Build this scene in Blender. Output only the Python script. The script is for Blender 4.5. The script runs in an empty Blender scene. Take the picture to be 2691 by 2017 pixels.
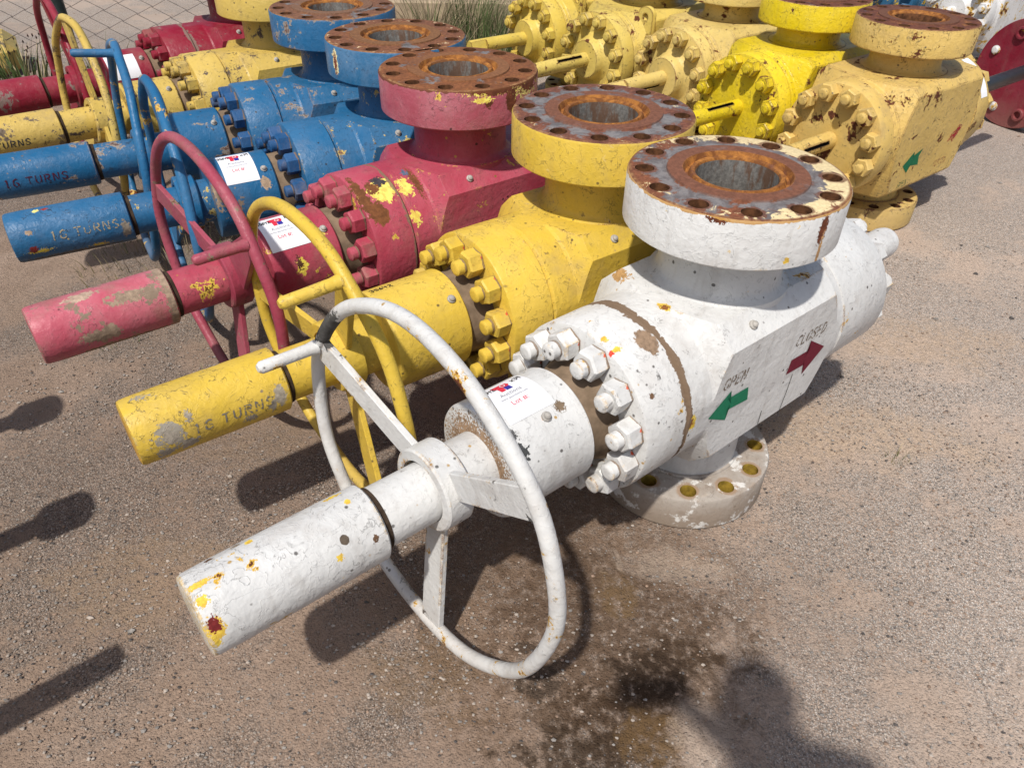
import bpy, bmesh, math, random
from mathutils import Vector, Matrix
R = math.radians
random.seed(7)
SC = bpy.context.scene
COL = SC.collection

# ------------------------------------------------------------------ camera
cam = bpy.data.cameras.new('camera'); camo = bpy.data.objects.new('camera', cam); COL.objects.link(camo)
CP = Vector((-0.3297, -1.6112, 1.5202)); YAW, PIT, ROL = 1.6677, 0.6630, 0.0187
fw = Vector((math.cos(PIT) * math.cos(YAW), math.cos(PIT) * math.sin(YAW), -math.sin(PIT)))
rt = Vector((math.sin(YAW), -math.cos(YAW), 0)); up = rt.cross(fw)
r2 = rt * math.cos(ROL) + up * math.sin(ROL); u2 = -rt * math.sin(ROL) + up * math.cos(ROL)
mw = Matrix((r2, u2, -fw)).transposed().to_4x4(); mw.translation = CP
camo.matrix_world = mw
cam.sensor_fit = 'HORIZONTAL'; cam.sensor_width = 36.0; cam.lens = 1959.18 / 2691 * 36
cam.clip_start = 0.05; cam.clip_end = 500
SC.camera = camo
# ------------------------------------------------------------------ light
SHAZ, SUNEL = R(76.0), R(58.5)                     # direction the shadows fall, sun height
world = bpy.data.worlds.new('World'); SC.world = world; world.use_nodes = True
wn = world.node_tree.nodes; wl = world.node_tree.links; wn.clear()
sky = wn.new('ShaderNodeTexSky'); sky.sky_type = 'NISHITA'; sky.sun_disc = False
sky.sun_elevation = SUNEL; sky.sun_rotation = R(194); sky.air_density = 1.0; sky.dust_density = 2.5; sky.ozone_density = 1.0
bg = wn.new('ShaderNodeBackground'); bg.inputs[1].default_value = 0.10
wo = wn.new('ShaderNodeOutputWorld'); wl.new(sky.outputs[0], bg.inputs[0]); wl.new(bg.outputs[0], wo.inputs[0])
sl = bpy.data.lights.new('sun', 'SUN'); sl.energy = 3.95; sl.angle = R(1.6); sl.color = (1.0, 0.955, 0.89)
so = bpy.data.objects.new('sun', sl); COL.objects.link(so); so.location = (0, -4, 8)
sd = Vector((math.cos(SHAZ) * math.cos(SUNEL), math.sin(SHAZ) * math.cos(SUNEL), -math.sin(SUNEL)))
so.rotation_euler = sd.to_track_quat('-Z', 'Y').to_euler()
SC.view_settings.view_transform = 'Standard'; SC.view_settings.look = 'None'
SC.view_settings.exposure = 0.08; SC.view_settings.gamma = 1.0; SC.view_settings.use_curve_mapping = False
SC.render.engine = 'CYCLES'
try:
    SC.cycles.use_denoising = True; SC.cycles.denoiser = 'OPENIMAGEDENOISE'
    SC.cycles.max_bounces = 6; SC.cycles.diffuse_bounces = 3; SC.cycles.glossy_bounces = 3
    SC.cycles.use_adaptive_sampling = False
except Exception: pass

# ------------------------------------------------------------------ node helper
class G:
    def __init__(s, name, dim='3D'):
        s.dim = dim
        s.m = bpy.data.materials.new(name); s.m.use_nodes = True
        s.t = s.m.node_tree; s.t.nodes.clear()
        s.out = s.t.nodes.new('ShaderNodeOutputMaterial')
        s.b = s.t.nodes.new('ShaderNodeBsdfPrincipled'); s.t.links.new(s.b.outputs[0], s.out.inputs[0])
    def set(s, sock, v):
        if isinstance(v, bpy.types.NodeSocket): s.t.links.new(v, sock)
        elif isinstance(v, (tuple, list)):
            v = tuple(v)
            if sock.type == 'RGBA' and len(v) == 3: v = v + (1,)
            sock.default_value = v
        else: sock.default_value = v
    def math(s, op, a, b=None, c=None, clamp=False):
        n = s.t.nodes.new('ShaderNodeMath'); n.operation = op; n.use_clamp = clamp
        s.set(n.inputs[0], a)
        if b is not None: s.set(n.inputs[1], b)
        if c is not None: s.set(n.inputs[2], c)
        return n.outputs[0]
    def vmath(s, op, a, b=None, out=0, scale=None):
        n = s.t.nodes.new('ShaderNodeVectorMath'); n.operation = op
        s.set(n.inputs[0], a)
        if b is not None: s.set(n.inputs[1], b)
        if scale is not None: s.set(n.inputs['Scale'], scale)
        return n.outputs[out]
    def mix(s, f, a, b, blend='MIX'):
        n = s.t.nodes.new('ShaderNodeMix'); n.data_type = 'RGBA'; n.blend_type = blend
        s.set(n.inputs['Factor'], f); s.set(n.inputs[6], a); s.set(n.inputs[7], b)
        return n.outputs[2]
    def fmix(s, f, a, b):
        n = s.t.nodes.new('ShaderNodeMix'); n.data_type = 'FLOAT'
        s.set(n.inputs['Factor'], f); s.set(n.inputs[2], a); s.set(n.inputs[3], b)
        return n.outputs[0]
    def noise(s, v, scale, detail=3, rough=0.55, dist=0.0, col=False):
        n = s.t.nodes.new('ShaderNodeTexNoise'); n.noise_dimensions = s.dim; s.set(n.inputs['Vector'], v)
        n.inputs['Scale'].default_value = scale; n.inputs['Detail'].default_value = detail
        n.inputs['Roughness'].default_value = rough; n.inputs['Distortion'].default_value = dist
        return n.outputs['Color' if col else 'Fac']
    def voro(s, v, scale, feat='F1', rand=1.0):
        n = s.t.nodes.new('ShaderNodeTexVoronoi'); n.voronoi_dimensions = s.dim; n.feature = feat; s.set(n.inputs['Vector'], v)
        n.inputs['Scale'].default_value = scale; n.inputs['Randomness'].default_value = rand
        return n
    def step(s, x, a, b):          # smooth 0..1 from a to b
        n = s.t.nodes.new('ShaderNodeMapRange'); n.interpolation_type = 'SMOOTHSTEP'
        s.set(n.inputs[0], x); s.set(n.inputs[1], a); s.set(n.inputs[2], b)
        return n.outputs[0]
    def band(s, x, c, w, soft):    # 1 near c
        d = s.math('ABSOLUTE', s.math('SUBTRACT', x, c))
        return s.step(d, w + soft, max(w - soft, 0))
    def obj(s):
        return s.t.nodes.new('ShaderNodeTexCoord').outputs['Object']
    def rnd(s):
        return s.t.nodes.new('ShaderNodeObjectInfo').outputs['Random']
    def pos(s):
        return s.t.nodes.new('ShaderNodeNewGeometry').outputs['Position']
    def sep(s, v):
        n = s.t.nodes.new('ShaderNodeSeparateXYZ'); s.set(n.inputs[0], v); return n.outputs
    def nv(s, v, k=37.0):          # per-object offset so copies do not repeat
        c = s.t.nodes.new('ShaderNodeCombineXYZ'); r = s.math('MULTIPLY', s.rnd(), k)
        for i in range(3): s.set(c.inputs[i], r)
        return s.vmath('ADD', v, c.outputs[0])
    def bump(s, h, strength=0.4, dist=0.004):
        n = s.t.nodes.new('ShaderNodeBump'); s.set(n.inputs['Height'], h)
        n.inputs['Strength'].default_value = strength; n.inputs['Distance'].default_value = dist
        s.t.links.new(n.outputs[0], s.b.inputs['Normal'])
    def blob(s, v, c, r, nz, amp=0.8, soft=0.06):
        d = s.vmath('LENGTH', s.vmath('DIVIDE', s.vmath('SUBTRACT', v, c), r), out=1)
        x = s.math('ADD', s.math('SUBTRACT', 1.0, d), s.math('MULTIPLY', s.math('SUBTRACT', nz, 0.5), amp * 5))
        return s.step(x, -soft, soft)
    def holes(s, v, bolt=0.2017):
        x = s.sep(v); r = s.math('SQRT', s.math('ADD', s.math('MULTIPLY', x[0], x[0]), s.math('MULTIPLY', x[1], x[1])))
        t = s.math('MULTIPLY', s.math('ARCTAN2', x[1], x[0]), 12 / (2 * math.pi))
        a = s.math('MULTIPLY', s.math('SUBTRACT', s.math('FRACT', s.math('ADD', t, 12.0)), 0.5), 2 * math.pi / 12)
        dx = s.math('SUBTRACT', s.math('MULTIPLY', r, s.math('COSINE', a)), bolt); dy = s.math('MULTIPLY', r, s.math('SINE', a))
        return s.math('SQRT', s.math('ADD', s.math('MULTIPLY', dx, dx), s.math('MULTIPLY', dy, dy)))
    def fin(s, col, rough=0.6, spec=0.35, metal=0.0):
        s.set(s.b.inputs['Base Color'], col); s.set(s.b.inputs['Roughness'], rough)
        s.set(s.b.inputs['Specular IOR Level'], spec); s.set(s.b.inputs['Metallic'], metal)
        return s.m

DUST = (0.235, 0.175, 0.125)
RUST = (0.085, 0.028, 0.013)
# ------------------------------------------------------------------ painted steel
def paint(name, base, under=(0.72, 0.47, 0.08), rust=RUST, chip=0.66, chip2=0.70, speck=0.5, dust=0.35, crack=0.6,
          blobs=(), bands=(), rough=0.42, mud=0.35, fleck=(0.02, 0.018, 0.016), fade=0.12, bump=0.46, edge=0.0, streak=0.14, fadec=None, wash=False):
    g = G(name); v = g.obj(); nv = g.nv(v)
    big = g.noise(nv, 3.2, 2, 0.6)
    chipn = g.noise(nv, 10, 8, 0.72, 0.3)
    fine = g.noise(nv, 80, 3, 0.6)
    cn = g.noise(nv, 30, 4.0, 0.55, 0.5); lump = g.noise(nv, 62, 2, 0.5)
    chip -= 0.085; chip2 -= 0.085
    fadec = fadec or tuple(min(1, c * 0.78 + 0.22 * (0.50 + 0.50 * c)) for c in base)
    deep = tuple(c * 0.86 for c in base)
    col = g.mix(g.step(big, 0.3, 0.7), deep, base)
    col = g.mix(g.math('MULTIPLY', g.step(g.math('ADD', g.math('MULTIPLY', chipn, 0.6), g.math('MULTIPLY', big, 0.4)), 0.38, 0.62), min(1, fade * 2.2)), col, fadec)
    col = g.mix(g.math('MULTIPLY', g.step(fine, 0.5, 0.75), 0.30), col, deep)
    # wrinkled, crazed coat: short wandering cracks
    ridge = g.band(cn, 0.5, 0.012, 0.012)
    line = g.math('MULTIPLY', ridge, g.math('MULTIPLY', g.step(chipn, 0.47, 0.54), g.step(lump, 0.40, 0.52)))
    col = g.mix(g.math('MULTIPLY', line, min(1.0, crack * 1.15)), col, tuple(c * 0.22 + 0.02 for c in base))
    # grime run down the sides, dust lying in the coat
    st = g.noise(g.vmath('MULTIPLY', nv, (26, 26, 5)), 1.0, 4, 0.65)
    col = g.mix(g.math('MULTIPLY', g.step(st, 0.50, 0.75), streak), col, (0.20, 0.155, 0.115))
    dn = g.noise(nv, 5.5, 5, 0.68)
    dmask = g.math('MULTIPLY', g.step(dn, 0.50, 0.70), dust)
    col = g.mix(dmask, col, DUST)
    if speck > 0:
        vo = g.voro(nv, 52); rc = g.sep(vo.outputs['Color'])
        sp = g.math('MULTIPLY', g.step(g.math('ADD', vo.outputs['Distance'], g.math('MULTIPLY', fine, 0.25)), 0.38, 0.26), g.step(rc[0], 1.0 - 0.16 * speck, 1.0 - 0.16 * speck + 0.02))
        col = g.mix(g.math('MULTIPLY', sp, 0.85), col, g.mix(g.step(rc[1], 0.62, 0.66), fleck, g.mix(0.4, under, rust)))
        bl = g.math('MULTIPLY', g.step(g.noise(nv, 30, 5, 0.75, 0.6), 0.60, 0.66), g.step(dn, 0.47, 0.56))
        col = g.mix(g.math('MULTIPLY', bl, min(0.9, 0.7 * speck)), col, fleck)
    rgh = g.fmix(dmask, rough, 0.85)
    # chips down to the older coat, then to rust
    cm = chipn
    if edge > 0:
        bv = g.t.nodes.new('ShaderNodeBevel'); bv.samples = 3; bv.inputs[0].default_value = 0.012
        nn = g.t.nodes.new('ShaderNodeNewGeometry').outputs['Normal']
        e = g.math('SUBTRACT', 1.0, g.vmath('DOT_PRODUCT', bv.outputs[0], nn, out=1))
        cm = g.math('ADD', chipn, g.math('MULTIPLY', g.step(e, 0.01, 0.14), edge))
    c1 = g.step(cm, chip, chip + 0.010); c2 = g.step(cm, chip2, chip2 + 0.010)
    rustc = g.mix(g.step(fine, 0.4, 0.7), rust, tuple(c * 2.0 for c in rust))
    col = g.mix(c1, col, under); col = g.mix(c2, col, rustc); rgh = g.fmix(c2, rgh, 0.9)
    if blobs or bands: bn1 = g.noise(v, 34, 5, 0.72, 0.4); bn2 = g.noise(v, 75, 4, 0.7, 0.3); bn3 = g.noise(v, 210, 3, 0.65)
    for (c, r, cl, amp) in blobs:
        m = g.blob(v, c, r, bn1 if min(r) > 0.02 else (bn2 if min(r) > 0.0125 else bn3), amp if min(r) > 0.0125 or amp < 0.1 else amp + 0.25)
        col = g.mix(m, col, g.mix(g.math('MULTIPLY', g.step(g.math('ADD', g.math('MULTIPLY', fine, 0.5), g.math('MULTIPLY', bn1, 0.5)), 0.42, 0.60), 0.8), cl, tuple(min(0.8, x * 1.7) for x in cl))); rgh = g.fmix(m, rgh, 0.85)
    xs = g.sep(v)
    for (ax, c, w, cl, k) in bands:
        m = g.math('MULTIPLY', g.band(g.math('ADD', xs[ax], g.math('MULTIPLY', g.math('SUBTRACT', g.math('ADD', g.math('MULTIPLY', dn, 0.7), g.math('MULTIPLY', bn1, 0.3)), 0.5), w * 8.0)), c, w, w * 0.10), k)
        col = g.mix(m, col, cl); rgh = g.fmix(m, rgh, 0.9)
    if mud > 0:   # soil splashed up near the ground
        z = g.sep(g.pos())[2]
        mm = g.math('MULTIPLY', g.step(g.math('ADD', z, g.math('MULTIPLY', g.math('SUBTRACT', dn, 0.5), 0.35)), 0.20, 0.02), mud)
        col = g.mix(mm, col, DUST); rgh = g.fmix(mm, rgh, 0.9)
    if wash:
        hd = g.math('ADD', g.holes(v), g.math('MULTIPLY', g.math('SUBTRACT', chipn, 0.5), 0.03))
        col = g.mix(g.math('MULTIPLY', g.step(hd, 0.034, 0.026), 0.75), col, (0.30, 0.19, 0.11))
        col = g.mix(g.math('MULTIPLY', g.step(g.noise(nv, 13, 6, 0.7), 0.54, 0.60), 0.85), col, (0.66, 0.645, 0.61))
    hgt = g.math('ADD', g.math('MULTIPLY', ridge, 0.16), g.math('ADD', g.math('MULTIPLY', lump, 0.9), g.math('MULTIPLY', cn, 0.9)))
    g.bump(hgt, bump, 0.004)
    return g.fin(col, rgh, 0.27)

def rusty_face(name, cream=0.35, grey=0.4, brown=(0.145, 0.052, 0.026), paintc=(0.62, 0.50, 0.28), ringc=None, lean=(0, 0)):
    """top of a flange: bare steel gone to rust, rests of old coats"""
    g = G(name); v = g.obj(); nv = g.nv(v); x = g.sep(v)
    r = g.math('SQRT', g.math('ADD', g.math('MULTIPLY', x[0], x[0]), g.math('MULTIPLY', x[1], x[1])))
    a = g.noise(nv, 7, 6, 0.68, 0.4); b = g.noise(nv, 28, 7, 0.75, 0.6); f = g.noise(nv, 110, 3, 0.65)
    ln = g.math('ADD', g.math('MULTIPLY', x[0], lean[0]), g.math('MULTIPLY', x[1], lean[1]))
    col = g.mix(g.step(f, 0.35, 0.7), brown, tuple(c * 1.7 for c in brown))
    col = g.mix(g.math('MULTIPLY', g.step(a, 0.5, 0.7), 0.6), col, tuple(c * 0.6 for c in brown))
    col = g.mix(g.math('MULTIPLY', g.step(b, 0.52, 0.62), 0.75), col, g.mix(g.step(f, 0.35, 0.7), (0.20, 0.078, 0.024), (0.30, 0.125, 0.040)))
    gz = g.math('ADD', a, g.math('MULTIPLY', g.band(r, 0.172, 0.012, 0.03), 0.12 * grey))
    col = g.mix(g.math('MULTIPLY', g.step(g.math('ADD', gz, g.math('MULTIPLY', b, 0.25)), 0.80 - 0.16 * grey, 0.86 - 0.16 * grey), 0.85), col, g.mix(g.step(b, 0.4, 0.6), (0.11, 0.115, 0.12), (0.20, 0.205, 0.21)))
    outer = g.step(r, 0.160, 0.200)
    cr = g.step(g.math('ADD', g.math('ADD', b, g.math('MULTIPLY', g.math('SUBTRACT', outer, 1.0), 0.30)), ln), 0.68 - 0.26 * cream, 0.71 - 0.26 * cream)
    cr = g.math('MULTIPLY', cr, g.step(r, 0.152, 0.156))
    col = g.mix(cr, col, g.mix(g.step(f, 0.4, 0.7), paintc, tuple(min(1, c * 1.25) for c in paintc)))
    rc_ = ringc or (0.135, 0.055, 0.032)
    rf = g.mix(g.step(f, 0.3, 0.75), rc_, tuple(c * 1.6 for c in rc_))
    col = g.mix(g.math('MULTIPLY', g.step(r, 0.156, 0.152), g.step(a, 0.70, 0.50)), col, rf)
    col = g.mix(g.math('MULTIPLY', g.step(r, 0.1215, 0.1170), g.step(g.math('ADD', a, g.math('MULTIPLY', b, 0.3)), 0.42, 0.60)), col, g.mix(g.step(b, 0.4, 0.65), (0.17, 0.060, 0.016), (0.42, 0.17, 0.035)))
    col = g.mix(g.math('MULTIPLY', g.step(r, 0.2275, 0.2335), g.step(b, 0.32, 0.45)), col, g.mix(g.step(b, 0.42, 0.6), brown, (0.30, 0.16, 0.07)))
    hd = g.math('ADD', g.holes(v), g.math('MULTIPLY', g.math('SUBTRACT', b, 0.5), 0.05))
    col = g.mix(g.math('MULTIPLY', g.step(hd, 0.031, 0.025), 0.8), col, g.mix(g.step(f, 0.35, 0.7), tuple(c * 0.7 for c in brown), tuple(c * 1.3 for c in brown)))
    g.bump(g.math('ADD', g.math('MULTIPLY', b, 0.7), g.math('MULTIPLY', f, 0.6)), 0.5, 0.003)
    return g.fin(col, g.fmix(g.step(a, 0.5, 0.65), 0.85, 0.6), 0.3)

def steel_bore():
    g = G('bore_steel'); v = g.obj(); nv = g.nv(v)
    s = g.vmath('MULTIPLY', nv, (1, 1, 0.25)); a = g.noise(s, 30, 5, 0.7); f = g.noise(nv, 120, 3, 0.7)
    col = g.mix(g.step(f, 0.35, 0.7), (0.115, 0.108, 0.098), (0.20, 0.190, 0.172))
    col = g.mix(g.math('MULTIPLY', g.step(a, 0.46, 0.60), 0.85), col, (0.105, 0.050, 0.024))
    g.bump(f, 0.35, 0.002)
    return g.fin(col, 0.6, 0.4, 0.25)

def plain(name, col, rough=0.7, spec=0.3, var=0.25, scale=30, metal=0.0, bump=0.15):
    g = G(name); nv = g.nv(g.obj()); f = g.noise(nv, scale, 4, 0.6)
    c = g.mix(g.step(f, 0.3, 0.7), tuple(x * (1 - var) for x in col), tuple(min(1, x * (1 + var)) for x in col))
    g.bump(f, bump, 0.003)
    return g.fin(c, rough, spec, metal)

def worn(name, col, keep=0.5):
    """stencil paint worn through in places"""
    g = G(name); nv = g.nv(g.obj()); f = g.noise(nv, 90, 4, 0.7)
    g.fin(g.mix(g.step(f, 0.4, 0.7), tuple(c * 0.85 for c in col), col), 0.7, 0.2)
    tr = g.t.nodes.new('ShaderNodeBsdfTransparent'); mx = g.t.nodes.new('ShaderNodeMixShader')
    n2 = g.noise(nv, 150, 3, 0.65)
    g.set(mx.inputs[0], g.step(n2, 0.5 - keep * 0.35, 0.56 - keep * 0.35))
    g.t.links.new(tr.outputs[0], mx.inputs[1]); g.t.links.new(g.b.outputs[0], mx.inputs[2]); g.t.links.new(mx.outputs[0], g.out.inputs[0])
    return g.m

# ------------------------------------------------------------------ mesh helper
class MB:
    def __init__(s): s.v = []; s.f = []; s.mi = []
    def add(s, vs, fs, mi=0):
        o = len(s.v); s.v += [tuple(p) for p in vs]; s.f += [tuple(i + o for i in q) for q in fs]; s.mi += [mi] * len(fs)
        return s
    def lathe(s, prof, axis='x', seg=64, c=(0, 0, 0), mats=None, a0=0.0):
        """prof: list of (along, radius); closed to the axis where radius is 0"""
        o = len(s.v); rings = []
        for (h, r) in prof:
            if r <= 1e-6: n = 1
            else: n = seg
            ring = []
            for k in range(n):
                t = a0 + 2 * math.pi * k / seg
                if axis == 'x': p = (h, r * math.cos(t), r * math.sin(t))
                else: p = (r * math.cos(t), r * math.sin(t), h)
                ring.append(len(s.v)); s.v.append((p[0] + c[0], p[1] + c[1], p[2] + c[2]))
            rings.append(ring)
        for i in range(len(rings) - 1):
            a, b = rings[i], rings[i + 1]; m = mats[i] if mats else 0
            for k in range(seg):
                k2 = (k + 1) % seg
                if len(a) == 1 and len(b) == 1: continue
                if len(a) == 1: q = (a[0], b[k2], b[k])
                elif len(b) == 1: q = (a[k], a[k2], b[0])
                else: q = (a[k], a[k2], b[k2], b[k])
                s.f.append(q); s.mi.append(m)
        return s
    def box(s, x0, x1, y0, y1, z0, z1, mi=0):
        vs = [(x, y, z) for x in (x0, x1) for y in (y0, y1) for z in (z0, z1)]
        return s.add(vs, [(0, 1, 3, 2), (4, 6, 7, 5), (0, 4, 5, 1), (2, 3, 7, 6), (0, 2, 6, 4), (1, 5, 7, 3)], mi)
    def tube(s, pts, r, seg=12, cap=True, mi=0):
        pts = [Vector(p) for p in pts]; n = len(pts); rr = r if isinstance(r, (list, tuple)) else [r] * n
        o = len(s.v); prev = None
        for i, p in enumerate(pts):
            d = (pts[min(i + 1, n - 1)] - pts[max(i - 1, 0)]).normalized()
            if prev is None:
                e = d.orthogonal().normalized()
            else:
                e = (prev - d * prev.dot(d)).normalized()
            prev = e; w = d.cross(e)
            for k in range(seg):
                t = 2 * math.pi * k / seg
                s.v.append(tuple(p + (e * math.cos(t) + w * math.sin(t)) * rr[i]))
        for i in range(n - 1):
            for k in range(seg):
                k2 = (k + 1) % seg
                s.f.append((o + i * seg + k, o + i * seg + k2, o + (i + 1) * seg + k2, o + (i + 1) * seg + k)); s.mi.append(mi)
        if cap:
            s.f.append(tuple(o + k for k in reversed(range(seg)))); s.mi.append(mi)
            s.f.append(tuple(o + (n - 1) * seg + k for k in range(seg))); s.mi.append(mi)
        return s
    def mesh(s, name, nslots=None, smooth=35, fix=True):
        me = bpy.data.meshes.new(name); me.from_pydata(s.v, [], s.f)
        n = nslots or (max(s.mi) + 1 if s.mi else 1)
        for _ in range(n): me.materials.append(None)
        me.polygons.foreach_set('material_index', s.mi)
        return finish(me, smooth, fix)

def finish(me, smooth=35, fix=True):
    if fix:
        bm = bmesh.new(); bm.from_mesh(me); bmesh.ops.recalc_face_normals(bm, faces=bm.faces); bm.to_mesh(me); bm.free()
    if smooth:
        me.polygons.foreach_set('use_smooth', [True] * len(me.polygons))
        me.set_sharp_from_angle(angle=R(smooth))
    me.update()
    return me

def put(name, me, mats, parent=None, loc=None, rot=None):
    """link a mesh; the materials sit on the object so alike pieces share one mesh"""
    o = bpy.data.objects.new(name, me); COL.objects.link(o)
    if not isinstance(mats, (list, tuple)): mats = [mats]
    for i, m in enumerate(mats):
        if i < len(o.material_slots):
            o.material_slots[i].link = 'OBJECT'; o.material_slots[i].material = m
    if parent is not None: o.parent = parent
    if loc is not None: o.location = loc
    if rot is not None: o.rotation_euler = rot
    return o
def tag(o, label=None, cat=None, group=None, kind=None):
    if label: o['label'] = label
    if cat: o['category'] = cat
    if group: o['group'] = group
    if kind: o['kind'] = kind
    return o
def empty(name, loc, rz=0.0):
    o = bpy.data.objects.new(name, None); COL.objects.link(o); o.location = loc; o.rotation_euler = (0, 0, rz)
    o.empty_display_size = 0.2
    return o
def boolean(me, cutters, op):
    """apply boolean ops to a mesh, return a new mesh"""
    a = bpy.data.objects.new('tmp_a', me); COL.objects.link(a); tmp = [a]
    for c in cutters:
        b = bpy.data.objects.new('tmp_b', c); COL.objects.link(b); tmp.append(b)
        m = a.modifiers.new('b', 'BOOLEAN'); m.operation = op; m.solver = 'EXACT'; m.object = b
    bpy.context.view_layer.update()
    dg = bpy.context.evaluated_depsgraph_get()
    out = bpy.data.meshes.new_from_object(a.evaluated_get(dg), preserve_all_data_layers=False, depsgraph=dg)
    for o in tmp: bpy.data.objects.remove(o)
    return out

# ------------------------------------------------------------------ shared pieces of the valves
H = 0.4445                                              # axis height of the wheel valves
def block(hw, hl, ch, u0, u1, r0, r1, name, ub0=None, ub1=None, cone=None):
    """square forging, long edges chamfered, its corners turned off towards both bonnets"""
    a, c = hw, ch
    prof = [(a, -a + c), (a, a - c), (a - c, a), (-a + c, a), (-a, a - c), (-a, -a + c), (-a + c, -a), (a - c, -a)]
    mb = MB(); n = 8; vs = [(hl[0], y, z) for y, z in prof] + [(hl[1], y, z) for y, z in prof]
    fs = [tuple(range(n)), tuple(reversed(range(n, 2 * n)))] + [(k, (k + 1) % n, (k + 1) % n + n, k + n) for k in range(n)]
    mb.add(vs, fs); me = mb.mesh(name + '_a', 1, 0)
    lt = MB().lathe(cone, 'x', 96); lm = lt.mesh(name + '_b', 1, 0)
    out = boolean(me, [lm], 'INTERSECT')
    bm = bmesh.new(); bm.from_mesh(out)
    bmesh.ops.remove_doubles(bm, verts=bm.verts, dist=0.0004)
    bmesh.ops.dissolve_limit(bm, angle_limit=R(1.0), verts=bm.verts, edges=bm.edges)
    es = [e for e in bm.edges if len(e.link_faces) == 2 and e.calc_face_angle(0) > R(25)]
    try: bmesh.ops.bevel(bm, geom=es, offset=0.0035, segments=1, profile=0.5, affect='EDGES', clamp_overlap=True)
    except Exception: pass
    bm.to_mesh(out); bm.free()
    out.materials.clear(); out.materials.append(None); out.name = name
    return finish(out, 14)

def flange_mesh(name, z0, z1, ro=0.2395, rb=0.0897, bolt=0.2017, hole=0.0215):
    """API ring-joint flange, upright: slots 0 paint, 1 face, 2 holes, 3 bore"""
    prof = [(z0, rb), (z0, ro - 0.004), (z0 + 0.004, ro), (z1 - 0.007, ro), (z1 - 0.002, ro - 0.003), (z1, ro - 0.008),
            (z1, 0.1545), (z1 + 0.0045, 0.153), (z1 + 0.0045, 0.1185), (z1 - 0.010, 0.112), (z1 - 0.010, 0.106), (z1 + 0.0005, 0.1005),
            (z1 - 0.001, rb + 0.003), (z1 - 0.006, rb), (z0, rb)]
    mats = [0, 0, 0, 0, 1, 1, 1, 1, 1, 1, 1, 1, 1, 3]
    me = MB().lathe(prof, 'z', 96, mats=mats).mesh(name, 4, 0)
    cm = MB()
    for k in range(12):
        t = R(15 + 30 * k)
        cm.lathe([(z0 - 0.02, 0), (z0 - 0.02, hole), (z1 + 0.02, hole), (z1 + 0.02, 0)], 'z', 24, c=(bolt * math.cos(t), bolt * math.sin(t), 0), mats=[2, 2, 2])
    out = boolean(me, [cm.mesh('cut', 4, 0)], 'DIFFERENCE')
    out.name = name
    while len(out.materials) < 4: out.materials.append(None)
    return finish(out, 32)

def hexnut(af, t, name):
    mb = MB(); r = af / math.sqrt(3); n = 6
    def ring(z, rr): return [(z, rr * math.cos(R(60 * k + 30)), rr * math.sin(R(60 * k + 30))) for k in range(6)]
    vs = ring(0, r * 0.96) + ring(0.002, r) + ring(t - 0.005, r) + ring(t, r * 0.88)
    fs = []
    for j in range(3):
        for k in range(6): fs.append((j * 6 + k, j * 6 + (k + 1) % 6, (j + 1) * 6 + (k + 1) % 6, (j + 1) * 6 + k))
    fs += [tuple(reversed(range(6))), tuple(range(18, 24))]
    return mb.add(vs, fs).mesh(name, 1, 25)
def studmesh(r, l, name):
    return MB().lathe([(0, r), (l - 0.004, r), (l - 0.001, r - 0.003), (l, r * 0.55), (l - 0.0006, 0)], 'x', 20).mesh(name, 1, 40)
NUT = hexnut(0.0615, 0.042, 'hex_nut'); STUD = studmesh(0.0195, 0.026, 'stud_end')
NUTB = hexnut(0.066, 0.040, 'hex_nut_b'); STUDB = studmesh(0.0205, 0.018, 'stud_end_b')

def nut_ring(parent, u, rc, h, mats, direction=1, n=12, nut=NUT, stud=STUD, t=0.042, jit=True, phase=15):
    for k in range(n):
        a = R(phase + 360 / n * k)
        o = put('nut', nut, mats[0], parent, (u, rc * math.cos(a), h + rc * math.sin(a)),
                (random.uniform(0, 1.05) if jit else 0, 0, 0 if direction > 0 else math.pi))
        put('stud', stud, mats[1], o, (t + random.uniform(-0.004, 0.006), 0, 0))

# wheel valve pieces (local x runs along the stem towards the wheel, y to its right side, z up)
M_BODY = block(0.2005, (0.300, -0.300), 0.050, None, None, None, None, 'valve_body',
               cone=[(0.300, 0), (0.300, 0.196), (0.294, 0.204), (0.222, 0.204), (0.214, 0.207), (0.170, 0.268), (-0.195, 0.268), (-0.262, 0.209), (-0.285, 0.204), (-0.300, 0.204), (-0.300, 0)])
M_NECKT = MB().lathe([(0.630, 0.166), (0.646, 0.165), (0.649, 0.158), (0.655, 0.150), (0.666, 0.1445), (0.785, 0.1445)], 'z', 64).mesh('neck_top', 1, 50)
M_NECKB = MB().lathe([(0.10, 0.146), (0.20, 0.146), (0.225, 0.150), (0.243, 0.172), (0.26, 0.172)], 'z', 64).mesh('neck_bottom', 1, 50)
M_FT = flange_mesh('top_flange', 0.778, 0.889); M_FB = flange_mesh('bottom_flange', 0.0, 0.106)
def bonnet(u0, u1, r, name):    # a bevelled disc along x
    d = 0.005 if u1 > u0 else -0.005
    return MB().lathe([(u0, 0), (u0, r - 0.007), (u0 + d * 1.0, r), (u1 - d * 1.4, r), (u1 - d * 0.5, r - 0.0025), (u1, r - 0.008), (u1, 0)], 'x', 96).mesh(name, 1, 32)
M_BON = bonnet(0.302, 0.432, 0.2045, 'bonnet_flange'); M_BONR = bonnet(-0.302, -0.520, 0.2035, 'bonnet_flange_rear')
M_BNECK = MB().lathe([(0.43, 0.128), (0.447, 0.119), (0.47, 0.113), (0.52, 0.113)], 'x', 64).mesh('bonnet_neck', 1, 50)
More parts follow.
